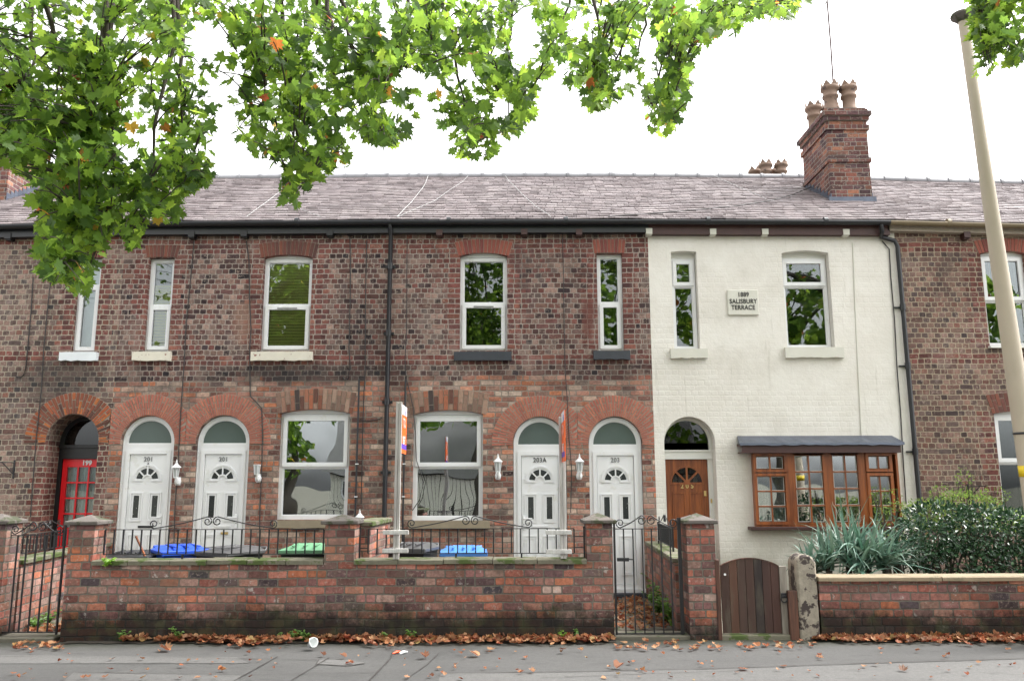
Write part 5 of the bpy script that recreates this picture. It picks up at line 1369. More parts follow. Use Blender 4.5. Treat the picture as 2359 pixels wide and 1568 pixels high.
# ------------------------------------------------------------------ wheelie bins
def bin_(px, py, Y, rz, mat, bodymat, label, w_=.50, ajar=0):
    zt = at(px, py, Y).z; g = empty('wheelie_bin', (at(px, py, Y).x, Y, 0), rz); tag(g, label, 'wheelie bin', 'wheelie bins behind the garden wall')
    H_ = zt-.06; d = w_*1.08; m = MB()
    a, b = w_/2, d/2; ta, tb_ = a*.80, b*.74
    vs = [(-ta, -tb_, .05), (ta, -tb_, .05), (ta, tb_, .05), (-ta, tb_, .05), (-a, -b, H_), (a, -b, H_), (a, b, H_), (-a, b, H_)]
    m.add(vs, [(3, 2, 1, 0), (0, 1, 5, 4), (1, 2, 6, 5), (2, 3, 7, 6), (3, 0, 4, 7)])
    m.rframe(-a, a, 0, 1, .0, 0, 0) if False else None
    m.cbox(-a-.02, a+.02, -b-.02, b+.02, H_-.035, H_-.004, .008); m.build('body', M[bodymat], g, local=True)
    # lid: domed, with ribs and two handles at the hinge side
    m = MB(); n = 8; P_ = []
    for i in range(n+1):
        u = i/n; y = -b-.045+(d+.05)*u; z = H_+.004+.055*math.sin(math.pi*min(1, u*1.05)*.62)
        for q in range(7):
            v = q/6; x = (-a-.03+(w_+.06)*v); e = 1-abs(2*v-1)**4; P_.append((x, y, z*e+(H_-.002)*(1-e)+.0))
    m.add(P_, [(7*i+q, 7*i+q+1, 7*(i+1)+q+1, 7*(i+1)+q) for i in range(n) for q in range(6)], True)
    m.cbox(-a-.032, a+.032, -b-.05, -b-.036, H_-.04, H_+.012, .004); m.cbox(-a-.034, -a-.022, -b-.03, b, H_-.03, H_+.006, .003); m.cbox(a+.022, a+.034, -b-.03, b, H_-.03, H_+.006, .003)
    for v in (-.5, 0, .5): m.cbox(v*a-.012, v*a+.012, -b+.03, b-.08, H_+.045, H_+.062, .004)
    L_ = m.build('lid', M[mat], g, local=True)
    m = MB()
    for s in (-1, 1): m.tube([(s*a*.9, b, H_-.03), (s*a*.9, b+.07, H_), (s*a*.9, b+.075, H_+.03), (s*a*.25, b+.075, H_+.03), (s*a*.25, b+.07, H_), (s*a*.25, b, H_-.03)], .014, 8)
    m.build('handle', M[mat], g, local=True)
    for s in (-1, 1): m = MB(); m.tube([(s*a*.8, b*.8, .1), (s*a*.97, b*.8, .1)], .1, 18); m.build('wheel', M['black_plastic'], g, local=True)
    return g
M['bin_blue'] = simple('bin_blue', (.012,.075,.50), .35, .12, 4); M['bin_blue_light'] = simple('bin_blue_light', (.07,.22,.62), .4, .12, 4)
M['bin_green'] = simple('bin_green', (.13,.30,.17), .45, .15, 4); M['bin_black'] = simple('bin_black', (.022,.023,.026), .38, .25, 4); M['bin_grey'] = simple('bin_grey', (.075,.075,.078), .4, .25, 4)
bin_(302, 1268, 10.35, R(8), 'bin_black', 'bin_black', 'black wheelie bin leftmost, with a broken lid edge and wooden stick')
bin_(420, 1254, 10.5, R(35), 'bin_blue', 'bin_blue', 'deep blue wheelie bin turned at an angle beside the black one', .56)
bin_(530, 1257, 10.45, R(-28), 'bin_grey', 'bin_black', 'dark grey wheelie bin just right of the deep blue one', .54)
bin_(708, 1252, 10.35, R(4), 'bin_green', 'bin_black', 'green lidded wheelie bin beside the middle pier', .52)
bin_(952, 1249, 10.45, R(-15), 'bin_grey', 'bin_black', 'black wheelie bin behind the pole of the left letting board', .46)
bin_(1068, 1257, 10.40, R(3), 'bin_blue_light', 'bin_blue_light', 'light blue wheelie bin below the bowed window', .50)
m = MB(); p, q = at(334, 1280, 10.1), at(313, 1234, 10.1); m.tube([p, q], .014, 8); o = m.build('wooden_stick', M['wood']); tag(o, 'short brown wooden stick leaning on the black bin', 'stick')

# ------------------------------------------------------------------ wall lanterns
M['lamp_glass'] = simple('lantern_glass', (.42,.44,.44), .15, .1, 10)
def lantern(px, pytop, label, capless=False, rz=0, h=.40):
    zt = fz(px, pytop); x = fx(px, pytop+25)
    g = empty('wall_lantern', (x, YF-.015, zt-h), rz); tag(g, label, 'wall lantern', 'white lanterns beside the doors')
    m = MB(); m.lathe([(.001, .0), (.03, .004), (.045, .03), (.05, .07), (.035, .11), (.001, .125)], 14, (0, -.03)); m.tube([(0, -.04, .05), (0, -.09, .035), (0, -.12, .07), (0, -.125, .12)], .014, 8); m.cbox(-.035, .035, -.012, .0, .0, .13, .006); m.build('bracket', M['upvc'], g, local=True)
    m = MB(); c = (0, -.125); m.lathe([(.03, .118), (.034, .13), (.05, .262), (.045, .262)], 6, c, smooth=False); m.build('lantern_glass', M['lamp_glass'], g, local=True)
    m = MB()
    for k in range(6): a = math.pi/3*k; m.tube([(.036*math.cos(a), -.125+.036*math.sin(a), .125), (.053*math.cos(a), -.125+.053*math.sin(a), .265)], .0045, 5)
    m.lathe([(.001, .115), (.038, .118), (.038, .132), (.001, .133)], 6, c, smooth=False); m.lathe([(.052, .262), (.06, .264), (.06, .272), (.052, .274)], 6, c, smooth=False); m.build('lantern_frame', M['upvc'], g, local=True)
    if not capless: m = MB(); m.lathe([(.001, .27), (.074, .272), (.072, .282), (.045, .305), (.028, .325), (.018, .33), (.020, .345), (.010, .352), (.014, .366), (.008, .378), (.004, .40), (.001, .402)], 12, c, smooth=False); m.build('lantern_cap', M['upvc'], g, local=True)
    return g
lantern(414, 1058, 'white wall lantern with a pointed cap between the two left arched doors', h=.40)
lantern(598, 1045+6, 'broken white wall lantern missing its cap', True)
lantern(1147, 1045, 'white wall lantern left of the 203A door')
lantern(1333, 1045, 'white wall lantern between the 203A and 203 doors')
lantern(832, 1168, 'white wall lantern hung low behind the middle pier', h=.42)
def bracket(px, py, label, h=.24, s=-1):
    x, z = fx(px, py), fz(px, py); m = MB(); m.box(x-.012, x+.012, YF-.014, YF-.001, z-h, z+.04)
    m.tube([(x, YF-.01, z), (x+s*.2, YF-.2, z+.01)], .008, 6); m.tube([(x, YF-.01, z-h*.75), (x+s*.12, YF-.12, z+.0)], .008, 6); o = m.build('basket_bracket', M['black_metal']); tag(o, label, 'bracket'); return o
bracket(34, 1065, 'empty black hanging basket bracket on the far left wall'); bracket(2228, 1120, 'rusty hanging basket bracket on the brown brick wall', s=1)

# ------------------------------------------------------------------ lamp post
M['post_paint'] = simple('beige_post_paint', (.42,.36,.275), .6, .12, 2.5, bump=.001)
pa, pb_ = at(2217, 42, 9.2), at(2374, 1104, 9.2); lean = (pa-pb_)/(pa.z-pb_.z); foot = pb_-lean*pb_.z
LP = empty('lamp_post', tuple(foot)); tag(LP, 'tall beige concrete lamp column with a disc cap and no lantern', 'lamp post')
def lpost(prof, name, mat, seg=28):
    m = MB(); m.lathe(prof, seg); m.v = [tuple(foot+lean*v[2]+Vector((v[0], v[1], 0))) for v in m.v]; return m.build(name, M[mat], LP)
zt = pa.z; lpost([(.14, 0), (.14, .9), (.110, .95), (.103, 2.5), (.094, 3.6), (.080, 4.8), (.067, 6.0), (.058, zt)], 'column', 'post_paint')
lpost([(.001, zt-.06), (.068, zt-.055), (.085, zt-.03), (.13, zt+.01), (.135, zt+.03), (.12, zt+.055), (.001, zt+.065)], 'column_cap', 'concrete')
z = at(2352, 998, 9.2).z; lpost([(.100, z-.012), (.112, z-.012), (.112, z+.012), (.100, z+.012)], 'strap', 'black_plastic')
M['yellow'] = simple('yellow_sticker', (.75,.55,.02), .5, .05, 4)
z = at(2352, 1085, 9.2).z; lpost([(.1045, z-.06), (.109, z-.06), (.109, z+.06), (.1045, z+.06)], 'sticker', 'yellow')
# ------------------------------------------------------------------ foliage helpers
def leaf_mat(name, pal, trans=.5, rough=.45, spots=None):
    t = NT(name); i = t.island(); p = t.coord('World')
    c = t.ramp(i, pal)
    n1 = t.m_('MULTIPLY_ADD', t.noise(p, 12, 3, .6), .6, .7); c = t.mix(1.0, c, t.comb(n1, n1, n1), 'MULTIPLY')
    d = t.n('ShaderNodeBsdfPrincipled'); t.put(d.inputs['Base Color'], c); d.inputs['Roughness'].default_value = rough; d.inputs['Specular IOR Level'].default_value = .4
    tr = t.n('ShaderNodeBsdfTranslucent'); hs_ = t.n('ShaderNodeHueSaturation'); hs_.inputs['Value'].default_value = 2.4; hs_.inputs['Saturation'].default_value = .98; hs_.inputs['Hue'].default_value = .477
    t.put(hs_.inputs['Color'], c); t.t.links.new(hs_.outputs[0], tr.inputs[0])
    mx = t.n('ShaderNodeMixShader'); mx.inputs[0].default_value = trans
    t.t.links.new(d.outputs[0], mx.inputs[1]); t.t.links.new(tr.outputs[0], mx.inputs[2]); t.t.links.new(mx.outputs[0], t.out.inputs[0]); return t.m
GREENS = [(0, (.030,.07,.016)), (.25, (.055,.12,.018)), (.6, (.09,.18,.022)), (.85, (.13,.24,.025)), (.984, (.17,.28,.03)), (.989, (.36,.27,.03)), (.997, (.34,.14,.02)), (1, (.26,.08,.02))]
M['leaf'] = leaf_mat('plane_leaf', GREENS, .62)
M['bark'] = simple('bark', (.055,.045,.035), .9, .5, 8, bump=.01)
M['litter'] = leaf_mat('fallen_leaf', P((.21,.075,.03), (.32,.13,.05), (.14,.05,.022), (.27,.15,.07), (.38,.20,.10), (.09,.04,.022), (.29,.085,.03), (.24,.17,.06)), .15, .7)
HALF = [(0, 1.0), (.13, .72), (.26, .74), (.21, .52), (.62, .62), (.48, .38), (.70, .22), (.44, .08), (.58, -.12), (.30, -.16), (.06, -.04), (0, 0)]
def leaf(mb, o, d, nrm, size, fold=.25, curl=0.0, simple_=False):
    """palmate leaf, stalk end at o, tip along d, face along nrm"""
    d = d.normalized(); s = d.cross(nrm)
    if s.length < 1e-4: return
    s.normalize(); nn = s.cross(d)
    k = HALF if not simple_ else [(0, 1.0), (.24, .70), (.62, .55), (.66, .15), (.3, -.12), (0, 0)]
    vs = []; n = len(k)
    ax, ay, tw_ = .86*random.uniform(.75, 1.15), random.uniform(.85, 1.15), random.uniform(-.25, .25)
    def P_(x, y, sg): return o+(s*(sg*x*ax+tw_*y*y)+d*(y*ay)+nn*(x*fold+curl*(x*x+y*y)+tw_*sg*x*y*.5))*size
    mid = [P_(0, y, 1) for x, y in (k[0], k[-1])]
    vs = [mid[0]]+[P_(x, y, 1) for x, y in k[1:-1]]+[mid[1]]+[P_(x, y, -1) for x, y in k[1:-1][::-1]]
    b = list(range(0, n)); c = [0]+list(range(n-1, 2*n-2))
    mb.add(vs, [tuple(b), tuple([n-1]+list(range(n, 2*n-2))+[0])], False)
def rand_leaf(mb, p, rnd, size, droop=.7, simple_=False, up=.5):
    a = rnd.uniform(0, 2*math.pi); d = Vector((math.cos(a), math.sin(a), -droop+rnd.uniform(-.6, .5)))
    n = Vector((rnd.gauss(0, .6), rnd.gauss(-.35, .6), up+rnd.gauss(0, .5)))
    leaf(mb, p, d, n, size, rnd.uniform(.05, .4), rnd.uniform(-.18, .1), simple_)

# ------------------------------------------------------------------ overhanging plane tree
LOW = [(-700, 430), (0, 400), (60, 420), (88, 555), (75, 600), (90, 650), (150, 690), (200, 690), (228, 600), (245, 560), (262, 520), (300, 590), (325, 580), (332, 500), (350, 500), (365, 525), (415, 520), (425, 450), (480, 440), (490, 405), (462, 380), (448, 310), (458, 272), (480, 282), (520, 258), (541, 262), (546, 330), (590, 370), (642, 390), (645, 482), (700, 485), (720, 440), (760, 400), (806, 405), (808, 340), (830, 320), (870, 345), (915, 340), (950, 300), (958, 232), (930, 210), (985, 205), (992, 290), (1040, 310), (1045, 370), (1130, 375), (1150, 325), (1190, 330), (1225, 290), (1228, 240), (1245, 190), (1300, 170), (1310, 220), (1343, 215), (1350, 270), (1400, 265), (1425, 230), (1468, 215), (1490, 270), (1500, 315), (1552, 325), (1582, 250), (1602, 130), (1640, 92), (1690, 92), (1720, 55), (1760, 45), (1800, 68), (1850, 40), (1860, -5), (1950, -90), (2500, -200)]
LOWR = [(2100, -150), (2225, -40), (2236, 10), (2240, 60), (2243, 185), (2262, 195), (2292, 178), (2305, 105), (2325, 165), (2358, 150), (2440, 240), (2700, 200)]
HOLES = [(480, 100, 40, 45), (122, 370, 16, 30), (500, 215, 22, 30), (893, 60, 24, 48), (940, 190, 40, 26), (1208, 92, 36, 70), (1490, 105, 22, 48), (905, 260, 32, 18), (1155, 262, 34, 26), (1450, 190, 22, 18), (350, 345, 26, 14), (1290, 160, 30, 16), (1000, 205, 16, 22), (720, 335, 22, 18)]
def lowy(T, x): return tab(T, x) if x > T[0][0] else T[0][1]
def inside(px, py, T=LOW):
    if py > lowy(T, px): return False
    return not any(((px-a)/c)**2+((py-b)/d)**2 < 1 for a, b, c, d in HOLES)
def bez(a, b, c, n=8): return [a*(1-t)**2+b*2*t*(1-t)+c*t*t for t in [i/n for i in range(n+1)]]
def plane_tree(name, base, fork, tips, T, label, seed, xr, counts, yr, size=(.072, .122)):
    rnd = random.Random(seed); g = empty(name, base); tag(g, label, 'tree')
    tk = MB(); b = Vector(base); f = Vector(fork)
    tk.tube([b+Vector((0, 0, -.2)), b+Vector((.02, .03, .6)), b.lerp(f, .5)+Vector((.08, 0, 0)), f], [.36, .29, .24, .19], 12); tk.build('trunk', M['bark'], g)
    bm_ = MB(); net = []
    for (px, py, Y, subs) in tips:
        tip = at(px, py, Y); c = f.lerp(tip, .5)+Vector((0, 0, 1.1+rnd.uniform(-.3, .5))); pts = bez(f, c, tip, 12)
        pts = [p+Vector((rnd.uniform(-.06, .06), rnd.uniform(-.06, .06), rnd.uniform(-.05, .05)))*(0 < i < 12) for i, p in enumerate(pts)]
        bm_.tube(pts, [.11-.085*i/12 for i in range(13)], 8); net += pts[5:]
        for (sx, sy, sY) in subs:
            q = at(sx, sy, sY); c2 = tip.lerp(q, .5)+Vector((rnd.uniform(-.12, .12), rnd.uniform(-.1, .3), .22)); pp = bez(tip, c2, q, 9)
            pp = [p+Vector((rnd.uniform(-.035, .035), rnd.uniform(-.03, .03), rnd.uniform(-.03, .03)))*(0 < i) for i, p in enumerate(pp)]
            bm_.tube(pp, [.030-.024*i/9 for i in range(10)], 6); net += pp
    bm_.build('limb', M['bark'], g)
    tw = MB(); lf = MB(); nleaf = 0
    zones = counts; tries = 0
    for (x0, x1, y0, n) in zones:
        made = 0; tries = 0
        while made < n and tries < n*60:
            tries += 1
            px, py = rnd.uniform(x0, x1), rnd.uniform(y0, 700)
            if py > lowy(T, px)-6 or not inside(px, py, T): continue
            if py < -60 and rnd.random() < .45: continue
            Y = rnd.uniform(*yr); e = at(px, py, Y)
            if noise.noise(e*1.5) < -.04 and py < lowy(T, px)-55: continue
            made += 1
            s = min(net, key=lambda q: (q-e).length_squared+(0 if q.z > e.z else 3*(e.z-q.z)**2))
            L = (e-s).length; st = s if L < .8 else e+(s-e)*(.8/L)
            c = st.lerp(e, .5)+Vector((rnd.uniform(-.1, .1), rnd.uniform(-.1, .1), .12)); pts = bez(st, c, e, 4)
            # no twig across open sky
            mp = [project(q) for q in pts]
            if all(q is None or inside(q[0], q[1], T) for q in mp): tw.tube(pts, [.009, .008, .006, .005, .004], 4, cap=False)
            for k in range(rnd.randint(6, 10)):
                u = rnd.random()**.6; i = min(3, int(u*4)); p = pts[i].lerp(pts[i+1], u*4-i)+Vector((rnd.gauss(0, .075), rnd.gauss(0, .11), rnd.gauss(-.02, .06)))
                pr = project(p)
                sz = rnd.uniform(*size)
                if pr:
                    if not inside(pr[0], pr[1]+14, T): continue
                rand_leaf(lf, p, rnd, sz); nleaf += 1
    tw.build('twigs', M['bark'], g); o = lf.build('crown', M['leaf'], g)
    print(name, 'leaves', nleaf); return g
TIPS = [(60, -80, 7.0, [(60, 250, 7.0), (130, 330, 7.3)]), (250, -110, 7.2, [(200, 300, 6.9), (160, 600, 6.7), (260, 480, 7.1)]), (400, -60, 7.6, [(330, 250, 7.4), (410, 440, 7.3), (300, 520, 7.0)]),
        (640, -120, 7.4, [(600, 250, 7.5), (690, 420, 7.6)]), (760, -90, 7.9, [(700, 200, 8.0), (780, 330, 7.7), (860, 290, 7.6)]), (960, -100, 7.6, [(900, 170, 7.4), (1010, 150, 7.5)]),
        (1010, -60, 8.0, [(1000, 140, 8.0), (1080, 330, 7.9)]), (1200, -100, 7.8, [(1120, 160, 7.8), (1170, 280, 7.7)]), (1340, -110, 8.1, [(1290, 100, 8.0), (1380, 220, 7.9)]), (1510, -100, 8.0, [(1460, 150, 8.0), (1530, 280, 7.9)]), (1700, -110, 8.2, [(1660, 30, 8.1), (1780, -5, 8.2)])]
plane_tree('plane_tree', (-8.4, 3.2, 0), (-7.4, 3.9, 5.8), TIPS, LOW, 'big plane tree whose leafy boughs hang over the whole street from the upper left', 5, None,
    [(-250, 480, -20, 480), (0, 520, 300, 120), (480, 960, -20, 300), (960, 1300, -20, 160), (1300, 1880, -20, 185), (-900, 1900, -900, 230)], (5.9, 8.6))
plane_tree('plane_tree', (11.6, 3.4, 0), (10.8, 3.8, 5.4), [(2330, -90, 7.6, [(2260, 80, 7.5), (2340, 120, 7.7)]), (2480, -60, 7.4, [(2420, 150, 7.4)])], LOWR, 'plane tree with leaves showing only at the top right corner', 8, None,
    [(2230, 2450, -60, 120), (2150, 2900, -500, 120)], (6.9, 7.9))
# a few single leaf sprays: right edge
rnd = random.Random(4)

# ------------------------------------------------------------------ fallen leaves
lit = MB()
def drop(x, y, z=.0, size=None, flat=.35):
    s = size or rnd.uniform(.035, .08); a = rnd.uniform(0, 6.28); fl_ = flat if s < .085 and z > 0 else .12; n = Vector((rnd.gauss(0, fl_), rnd.gauss(0, fl_), 1)).normalized()
    d = Vector((math.cos(a), math.sin(a), rnd.uniform(-.15, .3)))
    leaf(lit, Vector((x, y, z+.012+rnd.uniform(0, .012))), d, n, s, rnd.uniform(.1, .7), rnd.uniform(.0, .5), rnd.random() < .5)
def dens(x): return .35+.65*noise.noise(Vector((x*.9, 0, 0)))
x_a, x_b = gnd(235, 1495).x, gnd(1420, 1490).x
for i in range(1600):
    x = rnd.uniform(x_a, x_b); t = (x-x_a)/(x_b-x_a)
    if rnd.random() > .25+.9*min(1, t*4)*(.55+.9*noise.noise(Vector((x*1.9, 7, 0)))): continue
    wd = .08+.30*min(1, t*3)*(.55+.8*noise.noise(Vector((x*1.2, 3, 0))))
    drop(x, YW-.01-abs(rnd.gauss(0, wd*.55)), rnd.uniform(0, .035))
x_a, x_b = gnd(1885, 1480).x, gnd(2420, 1475).x
for i in range(620): x = rnd.uniform(x_a, x_b); drop(x, YW-.02-abs(rnd.gauss(0, .13))*(1-.5*abs((x-x_a)/(x_b-x_a)-.6)), rnd.uniform(0, .025))
for i in range(60): p = gnd(rnd.uniform(1420, 1890), rnd.uniform(1478, 1500)); drop(p.x, p.y)
for i in range(150): p = gnd(rnd.uniform(-50, 2400), rnd.uniform(1496, 1568)); drop(p.x, p.y, 0, rnd.uniform(.02, .055))
for (a, b, s) in ((385, 1500, .12), (745, 1513, .07), (1420, 1542, .1), (1705, 1543, .09), (1130, 1500, .1), (980, 1517, .09), (1100, 1513, .1), (795, 1518, .08), (2235, 1488, .09), (2080, 1548, .09)): p = gnd(a, b); drop(p.x, p.y, 0, s)
for i in range(420): drop(rnd.uniform(gx(1425, 1400), gx(1425, 1400)+.75), rnd.uniform(10.2, 12.9), rnd.uniform(0, .02))
for i in range(170): drop(rnd.uniform(gx(20, 1400), gx(150, 1400)-.0), 10+abs(rnd.gauss(0, .8)), rnd.uniform(0, .02))
for i in range(30): p = gnd(rnd.uniform(20, 140), rnd.uniform(1478, 1500)); drop(p.x, p.y)
o = lit.build('fallen_leaves', M['litter']); o['kind'] = 'stuff'; tag(o, 'brown and orange fallen leaves drifted along the wall foot and scattered on the pavement', 'fallen leaves')

# ------------------------------------------------------------------ small plants
M['weed'] = leaf_mat('weed_leaf', P((.06,.13,.03), (.10,.20,.04), (.14,.26,.05), (.08,.16,.03)), .3)
M['lime'] = leaf_mat('lime_leaf', P((.16,.30,.04), (.20,.36,.05), (.13,.25,.04)), .45)
M['laurel'] = leaf_mat('laurel_leaf', P((.008,.028,.012), (.015,.045,.018), (.03,.075,.028), (.010,.035,.016), (.06,.12,.05)), .08, .22)
M['climber'] = leaf_mat('climber_leaf', P((.06,.12,.02), (.10,.18,.03), (.15,.23,.04), (.07,.13,.03)), .4)
M['yucca'] = leaf_mat('yucca_blade', P((.05,.12,.085), (.09,.17,.13), (.15,.24,.19), (.045,.10,.06), (.21,.28,.23)), .12, .45)
def oval(mb, o, d, n, L, w_):
    d = d.normalized(); s = d.cross(n)
    if s.length < 1e-4: return
    s.normalize(); nn = s.cross(d)
    P_ = [(0, 0), (.3, .42), (.62, .42), (1, 0), (.62, -.42), (.3, -.42)]
    vs = [o+d*(a*L)+s*(b*w_)+nn*(abs(b)*w_*.35-a*a*L*.15) for a, b in P_]; mb.add(vs, [(0, 3, 2, 1), (0, 5, 4, 3)])
def weed(x, y, z, h, label, n=14, mat='weed', spread=.6, ls=.05, name='weed', group='weeds at the foot of the long wall'):
    g = empty(name, (x, y, z)); tag(g, label, 'weed', group); st = MB(); lf = MB()
    for i in range(max(3, n//4)):
        a = rnd.uniform(0, 6.28); tip = Vector((math.cos(a)*h*spread*rnd.uniform(.2, 1), math.sin(a)*h*spread*.5*rnd.uniform(.2, 1)-.02, h*rnd.uniform(.6, 1))); c = Vector((tip.x*.2, tip.y*.2, tip.z*.6)); pts = bez(Vector((0, 0, 0)), c, tip, 5); st.tube(pts, .0025, 4, cap=False)
        for k in range(5):
            p = pts[k+1]
            for s in (0, 1, 2): b = rnd.uniform(0, 6.28); oval(lf, p, Vector((math.cos(b), math.sin(b), rnd.uniform(-.2, .6))), Vector((rnd.gauss(0, .3), -.5, 1)), ls*rnd.uniform(.6, 1.2), ls*.6)
    st.build('stem', M[mat], g, local=True); lf.build('foliage', M[mat], g, local=True); return g
WD = [(272, .14, 'small bushy weed near the left end of the wall foot'), (403, .17, 'round leaved weed below the second brick railing foot'), (637, .10, 'tiny sprig left of the weed clump by the plastic tub'), (668, .13, 'low weed clump left of the plastic tub'), (690, .15, 'tallest weed beside the plastic tub'), (702, .10, 'low weed touching the plastic tub'), (947, .13, 'weed growing above the orange wrapper'), (1296, .12, 'bright green tuft near the right end of the wall foot'), (1332, .13, 'thin upright weed just right of the bright tuft'), (883, .10, 'single thin weed midway along the wall foot')]
for px, h, lab in WD: p = gnd(px, 1482); weed(p.x, YW-.03, 0, h, lab, 8 if h < .12 else 16, 'lime' if px in (1296,) else 'weed', ls=.035)
p = at(243, 1300, YW-.04); weed(p.x, YW-.04, p.z-.03, .10, 'bright green fern sprouting from the coping by the left pier', 16, 'lime', 1.1, .05, 'fern', None)
for i, (px, Y, h, lab) in enumerate(((1520, 11.3, .42, 'leafy nettle like weed beside the path, nearest the door'), (1540, 10.7, .40, 'leafy weed clump against the side wall behind the gate'), (1555, 10.3, .30, 'low weed just behind the metal gate'), (1508, 12.2, .5, 'dark weed growing by the rightmost white door frame'))):
    p = at(px, 1400, Y); weed(p.x-.02, Y, 0, h, lab, 40, 'weed', .5, .07, 'weed', 'weeds behind the black metal gate')
weed(at(60, 1440, 10.2).x, 10.4, 0, .18, 'low weeds along the side wall behind the left gate', 34, 'weed', 1.6, .05, 'weed', 'weeds behind the left gate')
weed(at(105, 1420, 10.8).x, 10.9, 0, .16, 'further weeds along the side wall behind the left gate', 30, 'weed', 1.5, .05, 'weed', 'weeds behind the left gate')

# yucca ------------------------------------------------------------------------
def blade(mb, o, d, L, w_, droop, rnd):
    d = d.normalized(); n = 7; side = d.cross(Vector((0, 0, 1)))
    if side.length < .05: side = Vector((1, 0, 0))
    side.normalize(); p = o.copy(); vs = []; dd = d.copy()
    tw_ = rnd.uniform(-.5, .5); side = (side*math.cos(tw_)+side.cross(d)*math.sin(tw_)).normalized()
    for i in range(n+1):
        t = i/n; ww = w_*(.65+.35*math.sin(math.pi*min(1, t*1.3)))*(1-t**3)
        up = side.cross(dd).normalized(); vs += [p-side*ww+up*ww*.35, p.copy(), p+side*ww+up*ww*.35]
        p = p+dd*(L/n); dd = (dd+Vector((0, 0, -droop*(.3+t*1.6)/n))).normalized()
    mb.add(vs, [f for i in range(n) for f in ((3*i, 3*i+1, 3*i+4, 3*i+3), (3*i+1, 3*i+2, 3*i+5, 3*i+4))], True)
Y0 = 10.35
YU = empty('yucca', (at(1960, 1300, Y0).x, Y0, 0)); tag(YU, 'grey green spiky yucca clump with drooping blades behind the low wall', 'plant')
for (px, py, Y, n, L) in ((1905, 1300, 10.25, 46, .62), (1950, 1285, 10.4, 70, .78), (1995, 1290, 10.3, 60, .75), (2035, 1300, 10.2, 46, .62), (1870, 1310, 10.35, 34, .52), (2060, 1290, 10.5, 40, .6), (1975, 1320, 10.1, 40, .5)):
    o = at(px, py, Y); mb = MB()
    for i in range(n):
        a = rnd.uniform(0, 6.28); el = rnd.betavariate(1.5, 1.5)*1.5
        d = Vector((math.cos(a)*math.cos(el), math.sin(a)*math.cos(el), math.sin(el))); blade(mb, o+Vector((rnd.gauss(0, .03), rnd.gauss(0, .03), rnd.uniform(-.08, .03))), d, L*rnd.uniform(.65, 1.1), rnd.uniform(.016, .026), rnd.choice((.2, .5, 1.3, 2.2)), rnd)
    mb.build('rosette', M['yucca'], YU)
    st = MB(); st.tube([(o.x, o.y, 0), (o.x+.02, o.y, o.z)], .04, 8); st.build('stem', M['bark'], YU)
# shrubs -----------------------------------------------------------------------
def shrub(name, label, blobs, n, mat, L, cat='shrub', up=.4, stems=True):
    g = empty(name, (blobs[0][0], blobs[0][1], 0)); tag(g, label, cat); lf = MB(); st = MB()
    tot = sum(b[3]*b[4]*b[5] for b in blobs)
    for (bx, by, bz, rx_, ry_, rz_) in blobs:
        k = int(n*rx_*ry_*rz_/tot)
        if stems:
            for i in range(7): a = rnd.uniform(0, 6.28); st.tube([(bx, by, 0), (bx+rx_*.3*math.cos(a), by+ry_*.3*math.sin(a), bz*.6), (bx+rx_*.8*math.cos(a), by+ry_*.8*math.sin(a), bz+rz_*rnd.uniform(-.3, .8))], [.018, .012, .004], 5)
        for i in range(k):
            v = Vector((rnd.gauss(0, 1), rnd.gauss(0, 1), rnd.gauss(0, 1))).normalized(); r = rnd.uniform(.62, 1.05)**.6*(1+.22*noise.noise(v*2.3+Vector((bx, by, 1)))+.12*noise.noise(v*6))
            p = Vector((bx+v.x*rx_*r, by+v.y*ry_*r, bz+v.z*rz_*r))
            if p.z < .05: continue
            dd = (v+Vector((rnd.gauss(0, .6), rnd.gauss(0, .6), rnd.gauss(.1, .6)))).normalized(); oval(lf, p, dd, Vector((rnd.gauss(0, .5), rnd.gauss(-.4, .5), 1)), L*rnd.uniform(.6, 1.2), L*.55)
    lf.build('foliage', M[mat], g)
    if stems: st.build('stem', M['bark'], g)
    return g
def bl(px, py, Y, rx_, ry_, rz_): p = at(px, py, Y); return (p.x, Y, p.z, rx_, ry_, rz_)
shrub('laurel_bush', 'dark glossy evergreen bush behind the low wall at the right', [bl(2170, 1217, 10.6, .5, .45, .33), bl(2270, 1222, 10.5, .5, .45, .32), bl(2120, 1252, 10.4, .38, .35, .28), bl(2360, 1227, 10.5, .5, .45, .30), bl(2220, 1300, 10.3, .6, .3, .28), bl(2330, 1310, 10.25, .5, .3, .25), bl(2470, 1232, 10.5, .5, .5, .35)], 6800, 'laurel', .064)
shrub('light_green_shrub', 'feathery light green shrub reaching up the brown brick wall', [bl(2215, 1177, 11.8, .55, .35, .28), bl(2135, 1182, 11.6, .35, .3, .2), bl(2330, 1197, 11.2, .4, .3, .14), bl(2222, 1112, 11.9, .12, .1, .22), bl(2170, 1142, 11.9, .2, .12, .16), bl(2290, 1142, 11.9, .2, .12, .12)], 4200, 'climber', .038)
shrub('low_green_shrub', 'low bright green shrub at the far right above the dark bush', [bl(2340, 1204, 10.9, .35, .25, .10), bl(2440, 1197, 10.9, .4, .25, .12)], 900, 'lime', .035)
shrub('spindly_shrub', 'thin leafed shrub between the spiky plant and the downpipe', [bl(2075, 1202, 11.6, .35, .25, .28), bl(2040, 1152, 11.8, .22, .12, .2)], 500, 'climber', .036)
M['twig'] = simple('dead_twig', (.42,.34,.25), .8, .2, 9)
g = empty('bare_shrub', (at(1940, 1290, 11.7).x, 11.7, 0)); tag(g, 'leafless pale twiggy shrub in front of the timber box window', 'shrub'); mb = MB()
